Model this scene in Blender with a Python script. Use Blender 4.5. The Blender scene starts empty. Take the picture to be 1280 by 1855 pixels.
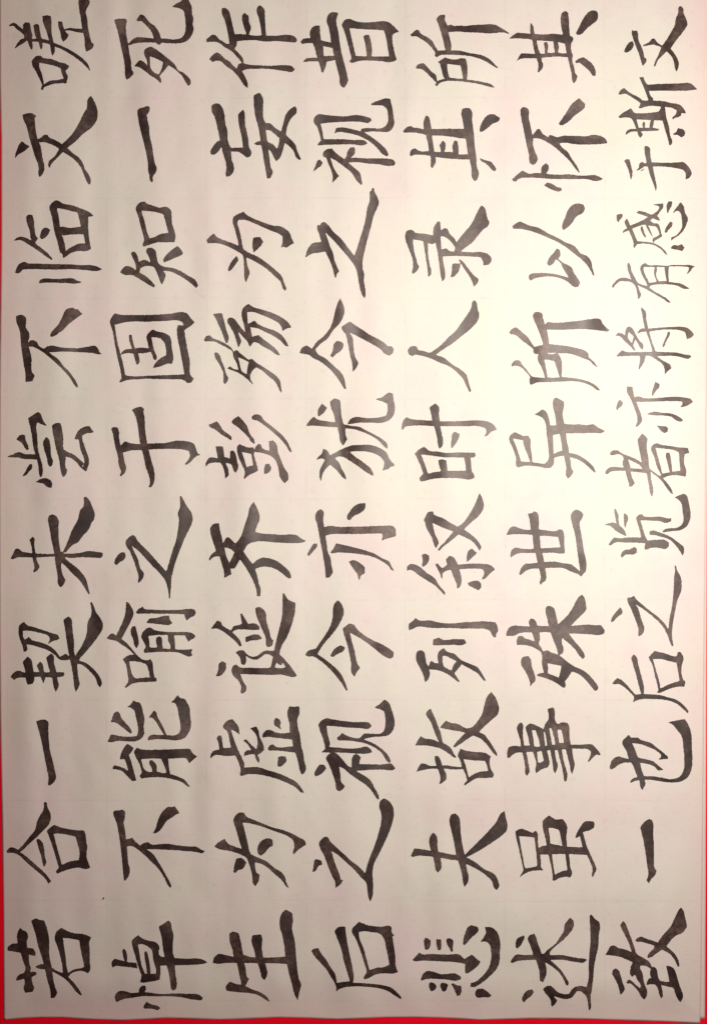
import bpy, math, random
import numpy as np

# ------------------------------------------------------------------ camera, light, exposure
MM = 0.0003                      # one tracing unit (a photo pixel) on the sheet, in metres
CAM_H = 1.25
scene = bpy.context.scene
col = scene.collection

def P(x, y, z=0.0):
    return ((x - 640.0) * MM, (927.5 - y) * MM, z)

cd = bpy.data.cameras.new('camera')
cam = bpy.data.objects.new('camera', cd); col.objects.link(cam)
cam.location = (0, 0, CAM_H)
cd.sensor_fit = 'VERTICAL'
cd.angle = 2 * math.atan(927.5 * MM / CAM_H)
cd.clip_start = 0.05; cd.clip_end = 20
scene.camera = cam

world = bpy.data.worlds.new('World'); scene.world = world
world.use_nodes = True
bg = world.node_tree.nodes['Background']
bg.inputs['Color'].default_value = (1.0, 0.16, 0.18, 1)
bg.inputs['Strength'].default_value = 0.075

# the one warm lamp that hangs close over the right half of the sheet
LAMP_H = 0.435
ld = bpy.data.lights.new('lamp', 'AREA'); ld.shape = 'DISK'; ld.size = 0.10
ld.energy = 3.3
ld.color = (1.0, 0.965, 0.91)
lamp = bpy.data.objects.new('lamp', ld); col.objects.link(lamp)
lamp.location = P(1150, 670, LAMP_H)

scene.view_settings.view_transform = 'Standard'
scene.view_settings.look = 'None'
scene.view_settings.exposure = 0.0
scene.view_settings.gamma = 1.0

# ------------------------------------------------------------------ helpers
def mesh_obj(name, verts, faces, mat, parent=None, smooth=True):
    me = bpy.data.meshes.new(name)
    me.from_pydata([tuple(v) for v in verts], [], faces)
    if smooth:
        me.polygons.foreach_set('use_smooth', [True] * len(me.polygons))
    me.materials.append(mat)
    me.update()
    o = bpy.data.objects.new(name, me); col.objects.link(o)
    if parent: o.parent = parent
    return o

class NT:
    def __init__(s, name):
        s.m = bpy.data.materials.new(name); s.m.use_nodes = True
        s.t = s.m.node_tree; s.t.nodes.clear()
        s.out = s.n('ShaderNodeOutputMaterial')
    def n(s, typ, **kw):
        nd = s.t.nodes.new(typ)
        for k, v in kw.items():
            if hasattr(nd, k): setattr(nd, k, v)
            else: nd.inputs[k].default_value = v
        return nd
    def l(s, a, b): s.t.links.new(a, b)
    def noise(s, vec, scale, detail=3, rough=0.5):
        nd = s.n('ShaderNodeTexNoise'); nd.inputs['Scale'].default_value = scale
        nd.inputs['Detail'].default_value = detail; nd.inputs['Roughness'].default_value = rough
        s.l(vec, nd.inputs['Vector']); return nd.outputs['Fac']
    def ramp(s, fac, stops):
        nd = s.n('ShaderNodeValToRGB'); e = nd.color_ramp.elements
        while len(e) < len(stops): e.new(0.5)
        for k, (p, c) in enumerate(stops):
            e[k].position = p; e[k].color = (*c, 1)
        s.l(fac, nd.inputs['Fac']); return nd.outputs['Color']
    def mapping(s, vec, scale, rot=(0, 0, 0)):
        nd = s.n('ShaderNodeMapping'); nd.inputs['Scale'].default_value = scale
        nd.inputs['Rotation'].default_value = rot
        s.l(vec, nd.inputs['Vector']); return nd.outputs['Vector']
    def math(s, op, a, b):
        nd = s.n('ShaderNodeMath', operation=op)
        for i, v in enumerate((a, b)):
            if isinstance(v, (int, float)): nd.inputs[i].default_value = v
            else: s.l(v, nd.inputs[i])
        return nd.outputs[0]
    def mix(s, fac, a, b, blend='MIX'):
        nd = s.n('ShaderNodeMix', data_type='RGBA', blend_type=blend)
        if isinstance(fac, (int, float)): nd.inputs[0].default_value = fac
        else: s.l(fac, nd.inputs[0])
        for i, v in ((6, a), (7, b)):
            if isinstance(v, tuple): nd.inputs[i].default_value = (*v, 1)
            else: s.l(v, nd.inputs[i])
        return nd.outputs[2]

# ------------------------------------------------------------------ materials
def paper_material(name, tint):
    k = NT(name)
    co = k.n('ShaderNodeTexCoord').outputs['Object']
    cloud = k.noise(co, 16, 4, 0.62)
    base = k.ramp(cloud, [(0.34, (0.775 * tint[0], 0.755 * tint[1], 0.645 * tint[2])),
                          (0.50, (0.80 * tint[0], 0.745 * tint[1], 0.665 * tint[2])),
                          (0.66, (0.82 * tint[0], 0.705 * tint[1], 0.665 * tint[2]))])
    # pulp: soft clouds and long fibres both ways
    pulp = k.noise(co, 330, 4, 0.65)
    f1 = k.noise(k.mapping(co, (2200, 140, 1)), 1.0, 2, 0.6)
    f2 = k.noise(k.mapping(co, (140, 2200, 1)), 1.0, 2, 0.6)
    fib = k.math('ADD', f1, f2)
    g = k.ramp(k.math('ADD', k.math('MULTIPLY', fib, 0.35), k.math('MULTIPLY', pulp, 0.65)),
               [(0.38, (0.85, 0.845, 0.84)), (0.62, (1, 1, 1))])
    base = k.mix(1.0, base, g, 'MULTIPLY')
    # greyish squares worn in where the sheet was once folded for ruling
    sep = k.n('ShaderNodeSeparateXYZ'); k.l(co, sep.inputs[0])
    wob = k.math('MULTIPLY', k.math('SUBTRACT', k.noise(co, 12, 2, 0.5), 0.5), 0.0022)
    dm = None
    for axis, pitch, off in (('X', 180.0 * MM, (640 - 14) * MM), ('Y', 181.6 * MM, (1086.0 - 927.5) * MM)):
        v = k.math('ADD', k.math('ADD', sep.outputs[axis], off + 20 * pitch), wob)
        m = k.math('ABSOLUTE', k.math('SUBTRACT', k.math('FRACT', k.math('ADD', k.math('DIVIDE', v, pitch), 0.5), 0), 0.5), 0)
        m = k.math('MULTIPLY', m, pitch / MM)          # distance to the nearest line, in sheet units
        dm = m if dm is None else k.math('MINIMUM', dm, m)
    line = k.math('SUBTRACT', 1.0, k.math('MINIMUM', k.math('DIVIDE', dm, 2.4), 1.0))
    line = k.math('MULTIPLY', k.math('MAXIMUM', line, 0.0), k.ramp(k.noise(co, 40, 3, 0.6), [(0.42, (0.12,) * 3), (0.62, (1,) * 3)]))
    base = k.mix(k.math('MULTIPLY', line, 0.11), base, (0.36, 0.38, 0.35))
    # red light off the board, painted as pink into the sheet's borders
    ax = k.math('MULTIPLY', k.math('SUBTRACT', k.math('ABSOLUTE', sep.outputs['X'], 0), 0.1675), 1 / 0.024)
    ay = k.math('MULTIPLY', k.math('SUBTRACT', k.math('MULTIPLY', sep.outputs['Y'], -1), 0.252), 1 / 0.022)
    red_bounce = k.math('MINIMUM', k.math('MAXIMUM', k.math('MAXIMUM', ax, ay), 0.0), 1.0)
    red_bounce = k.math('MULTIPLY', k.math('POWER', red_bounce, 1.6), k.math('ADD', 0.35, k.noise(co, 22, 3, 0.6)))
    base = k.mix(k.math('MULTIPLY', red_bounce, 0.32), base, (0.80, 0.46, 0.44))
    # a few dark flecks of bark in the pulp
    fl = k.n('ShaderNodeTexVoronoi', feature='F1'); fl.inputs['Scale'].default_value = 26
    k.l(co, fl.inputs['Vector'])
    spot = k.ramp(fl.outputs['Distance'], [(0.012, (0.72, 0.66, 0.60)), (0.022, (1, 1, 1))])
    base = k.mix(0.55, base, spot, 'MULTIPLY')
    bump = k.n('ShaderNodeBump'); bump.inputs['Strength'].default_value = 0.5
    bump.inputs['Distance'].default_value = 0.00012
    k.l(k.math('ADD', fib, pulp), bump.inputs['Height'])
    d = k.n('ShaderNodeBsdfPrincipled'); k.l(base, d.inputs['Base Color'])
    d.inputs['Roughness'].default_value = 0.88; d.inputs['Specular IOR Level'].default_value = 0.12
    k.l(bump.outputs['Normal'], d.inputs['Normal'])
    t = k.n('ShaderNodeBsdfTranslucent'); k.l(base, t.inputs['Color'])
    mx = k.n('ShaderNodeMixShader'); mx.inputs[0].default_value = 0.16
    k.l(d.outputs[0], mx.inputs[1]); k.l(t.outputs[0], mx.inputs[2])
    k.l(mx.outputs[0], k.out.inputs['Surface'])
    return k.m

def ink_material():
    k = NT('brush_ink')
    co = k.n('ShaderNodeTexCoord').outputs['Object']
    pool = k.n('ShaderNodeAttribute', attribute_name='pool').outputs['Fac']
    wash = k.n('ShaderNodeObjectInfo').outputs['Color']
    dens = k.noise(co, 55, 4, 0.6)
    streak = k.noise(co, 420, 3, 0.7)
    f = k.math('ADD', k.math('MULTIPLY', dens, 0.62), k.math('MULTIPLY', streak, 0.38))
    c = k.ramp(f, [(0.38, (0.012, 0.006, 0.005)), (0.50, (0.034, 0.018, 0.015)), (0.62, (0.095, 0.060, 0.048))])
    # pigment settles darker along the rim of each stroke
    rim = k.ramp(pool, [(0.50, (0.62, 0.60, 0.58)), (0.80, (1, 1, 1))])
    c = k.mix(1.0, c, rim, 'MULTIPLY')
    c = k.mix(1.0, c, wash, 'MULTIPLY')
    bump = k.n('ShaderNodeBump'); bump.inputs['Strength'].default_value = 0.25
    bump.inputs['Distance'].default_value = 0.0001
    k.l(k.noise(co, 900, 3, 0.6), bump.inputs['Height'])
    d = k.n('ShaderNodeBsdfPrincipled'); k.l(c, d.inputs['Base Color'])
    d.inputs['IOR'].default_value = INK_IOR
    rr = k.math('ADD', 0.42, k.math('MULTIPLY', dens, 0.16)); k.l(rr, d.inputs['Roughness'])
    d.inputs['Specular Tint'].default_value = (1.0, 0.90, 0.84, 1)
    k.l(bump.outputs['Normal'], d.inputs['Normal'])
    k.l(d.outputs[0], k.out.inputs['Surface'])
    return k.m

def table_material():
    k = NT('red_lacquer_board')
    co = k.n('ShaderNodeTexCoord').outputs['Object']
    n1 = k.noise(co, 14, 4, 0.6); n2 = k.noise(co, 900, 3, 0.7)
    c = k.ramp(k.math('ADD', k.math('MULTIPLY', n1, 0.7), k.math('MULTIPLY', n2, 0.3)),
               [(0.35, (0.88, 0.002, 0.014)), (0.65, (0.97, 0.004, 0.024))])
    bump = k.n('ShaderNodeBump'); bump.inputs['Strength'].default_value = 0.3
    bump.inputs['Distance'].default_value = 0.0001
    k.l(n2, bump.inputs['Height'])
    d = k.n('ShaderNodeBsdfPrincipled'); k.l(c, d.inputs['Base Color'])
    d.inputs['Roughness'].default_value = 0.8; d.inputs['Specular IOR Level'].default_value = 0.05
    k.l(bump.outputs['Normal'], d.inputs['Normal'])
    k.l(d.outputs[0], k.out.inputs['Surface'])
    return k.m

INK_IOR = 1.6
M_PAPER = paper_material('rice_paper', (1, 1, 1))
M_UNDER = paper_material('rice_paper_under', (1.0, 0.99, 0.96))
M_INK = ink_material()
M_TABLE = table_material()

# ------------------------------------------------------------------ shape of the sheet
rng = np.random.RandomState(7)
_ph = rng.rand(40) * 6.283

# smooth random unevenness of the sheet: tall narrow ripples, broad cockles, small puckers
def make_field(px, py, seed):
    r = np.random.RandomState(seed)
    nx, ny = int(1500 / px) + 6, int(2100 / py) + 6
    return r.randn(ny, nx), px, py
FIELDS = [make_field(30, 150, 11), make_field(75, 60, 12), make_field(15, 22, 13)]
def field(x, y, n):
    A, px, py = FIELDS[n]
    u = (x + 100) / px + 1; v = (y + 120) / py + 1
    i = np.clip(np.floor(u).astype(int), 1, A.shape[1] - 3); j = np.clip(np.floor(v).astype(int), 1, A.shape[0] - 3)
    fu = u - i; fv = v - j
    def w(t): return ((1 - t) ** 3 / 6, (3 * t ** 3 - 6 * t * t + 4) / 6, (-3 * t ** 3 + 3 * t * t + 3 * t + 1) / 6, t ** 3 / 6)
    wu, wv = w(fu), w(fv); s = 0
    for a in range(4):
        for b in range(4): s = s + wv[a] * wu[b] * A[j + a - 1, i + b - 1]
    return s * 1.6

def relief(x, y):
    """height of the paper (m) over the board at tracing position x, y (arrays)"""
    x = np.asarray(x, float); y = np.asarray(y, float)
    z = 0.0015 + 0.0 * x + 0.00052 * field(x, y, 0) + 0.00036 * field(x, y, 1) + 0.00008 * field(x, y, 2)
    # long soft ridges running up the sheet, one over the middle of each column of writing
    u = x + 9 * np.sin(y / 310 + _ph[0]) + 4 * np.sin(y / 97 + _ph[1])
    for k, (c, w, a) in enumerate(((96, 34, 1.0), (150, 26, .6), (285, 36, .9), (330, 20, .5), (452, 34, 1.3), (500, 22, .5),
                                   (632, 36, 1.5), (690, 22, .5), (812, 34, 1.2), (862, 24, .6), (1000, 36, 1.2),
                                   (1055, 22, .6), (1175, 36, 1.0))):
        amp = a * (0.7 + 0.5 * np.sin(y / (170 + 13 * k) + _ph[k + 2]))
        z += 0.00042 * amp * np.exp(-((u - c) / w) ** 2)
    # cockling left by wet ink
    for k in range(7):
        ax, ay = (0.9 + 0.6 * math.sin(_ph[16 + k])) / 62, (0.8 + 0.6 * math.cos(_ph[23 + k])) / 88
        z += 0.000038 * np.sin(x * ax + y * ay * (1 if k % 2 else -1) + _ph[30 + k])
    # faint squares folded into the sheet before writing
    for k in range(11):
        yy = 178 + 181.6 * (k - 1) + 3 * np.sin(x / 260 + k)
        z -= 0.000028 * np.exp(-((y - yy) / 2.6) ** 2)
    for k in range(8):
        xx = 14 + 180.0 * k + 3 * np.sin(y / 330 + k)
        z -= 0.000022 * np.exp(-((x - xx) / 2.6) ** 2)
    z = np.maximum(z, 0.0003)
    # the borders lie down on the board
    d = np.clip(np.minimum(np.minimum(1849 - y, x + 4), 1276 - x) / 80.0, 0, 1)
    d = d * d * (3 - 2 * d)
    return 0.0003 + (z - 0.0003) * d

LEFT = [(-80, -2), (0, 0), (150, .4), (250, 2.6), (450, 2.7), (560, 1.6), (650, .2), (900, -1), (1150, -.4), (1300, 1), (1400, 2.8),
        (1500, 5), (1650, 6.6), (1847, 8)]
RIGHT_M = [(-80, 1286), (1000, 1276), (1500, 1272), (1780, 1269), (1846, 1267), (1860, 1266)]
RIGHT_U = [(-80, 1289), (700, 1282), (900, 1279.6), (1100, 1278.6), (1400, 1277.6), (1650, 1276.7), (1846, 1275.5)]
BOTTOM = [(0, 1847), (8, 1847.5), (40, 1844.6), (75, 1843.2), (115, 1843.4), (170, 1846.8), (222, 1848.3), (260, 1846.6), (300, 1844.2),
          (345, 1845.2), (400, 1847.2), (450, 1845.2), (505, 1843.2), (560, 1844.4), (610, 1846.4), (650, 1845), (700, 1843.2),
          (750, 1842.8), (800, 1844), (840, 1845.8), (870, 1847.8), (915, 1846.4), (960, 1845), (1010, 1845.2), (1060, 1846),
          (1110, 1847.6), (1150, 1848.6), (1200, 1850.4), (1267, 1853.5), (1290, 1854)]

def lerp(tab, t): return np.interp(t, [a for a, b in tab], [b for a, b in tab])

def grid_sheet(name, xl, xr, y0, yb, nx, ny, dz, mat, parent):
    vs = []
    for j in range(ny + 1):
        t = j / ny
        row = []
        for i in range(nx + 1):
            s = i / nx
            # approximate, then clamp to the wavy outline
            x = 640 * 0 + s
            row.append((s, t))
        vs.append(row)
    S = np.array([[p[0] for p in r] for r in vs]); T = np.array([[p[1] for p in r] for r in vs])
    Y = y0 + T * (1846 - y0)
    X = xl(Y) + S * (xr(Y) - xl(Y))
    Y = y0 + T * (yb(X) - y0)
    X = xl(Y) + S * (xr(Y) - xl(Y))
    Z = relief(X, Y) + dz
    # the very edge settles towards the board here and there
    V = np.stack([(X - 640) * MM, (927.5 - Y) * MM, Z], -1).reshape(-1, 3)
    idx = np.arange((nx + 1) * (ny + 1)).reshape(ny + 1, nx + 1)
    F = np.stack([idx[:-1, :-1], idx[1:, :-1], idx[1:, 1:], idx[:-1, 1:]], -1).reshape(-1, 4)
    o = mesh_obj(name, V, F.tolist(), mat, parent)
    md = o.modifiers.new('thickness', 'SOLIDIFY'); md.thickness = 0.00006; md.offset = -1
    return o

# ------------------------------------------------------------------ board and sheet
def board():
    x0, x1, y0, y1 = -0.42, 0.42, -0.48, 0.48
    z = 0.0
    vs = [(x0, y0, z), (x1, y0, z), (x1, y1, z), (x0, y1, z), (x0, y0, -0.018), (x1, y0, -0.018), (x1, y1, -0.018), (x0, y1, -0.018)]
    fs = [(0, 1, 2, 3), (7, 6, 5, 4), (0, 4, 5, 1), (1, 5, 6, 2), (2, 6, 7, 3), (3, 7, 4, 0)]
    o = mesh_obj('tabletop', vs, fs, M_TABLE, smooth=False)
    bv = o.modifiers.new('edge', 'BEVEL'); bv.width = 0.004; bv.segments = 3
    o['kind'] = 'structure'; o['label'] = 'bright red tabletop showing along the edges of the written sheet'
board()

sheet = bpy.data.objects.new('calligraphy_sheet', None); col.objects.link(sheet)
sheet['label'] = 'pale rice paper sheet brushed with seven columns of black Chinese characters'
sheet['category'] = 'calligraphy'
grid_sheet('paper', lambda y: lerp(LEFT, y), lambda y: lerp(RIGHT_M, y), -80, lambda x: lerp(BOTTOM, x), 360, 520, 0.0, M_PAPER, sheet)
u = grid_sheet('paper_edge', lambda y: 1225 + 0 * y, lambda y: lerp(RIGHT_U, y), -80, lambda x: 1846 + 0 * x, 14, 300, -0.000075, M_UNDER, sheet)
u['label'] = 'narrow strip of the lower paper layer along the right edge'

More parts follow.
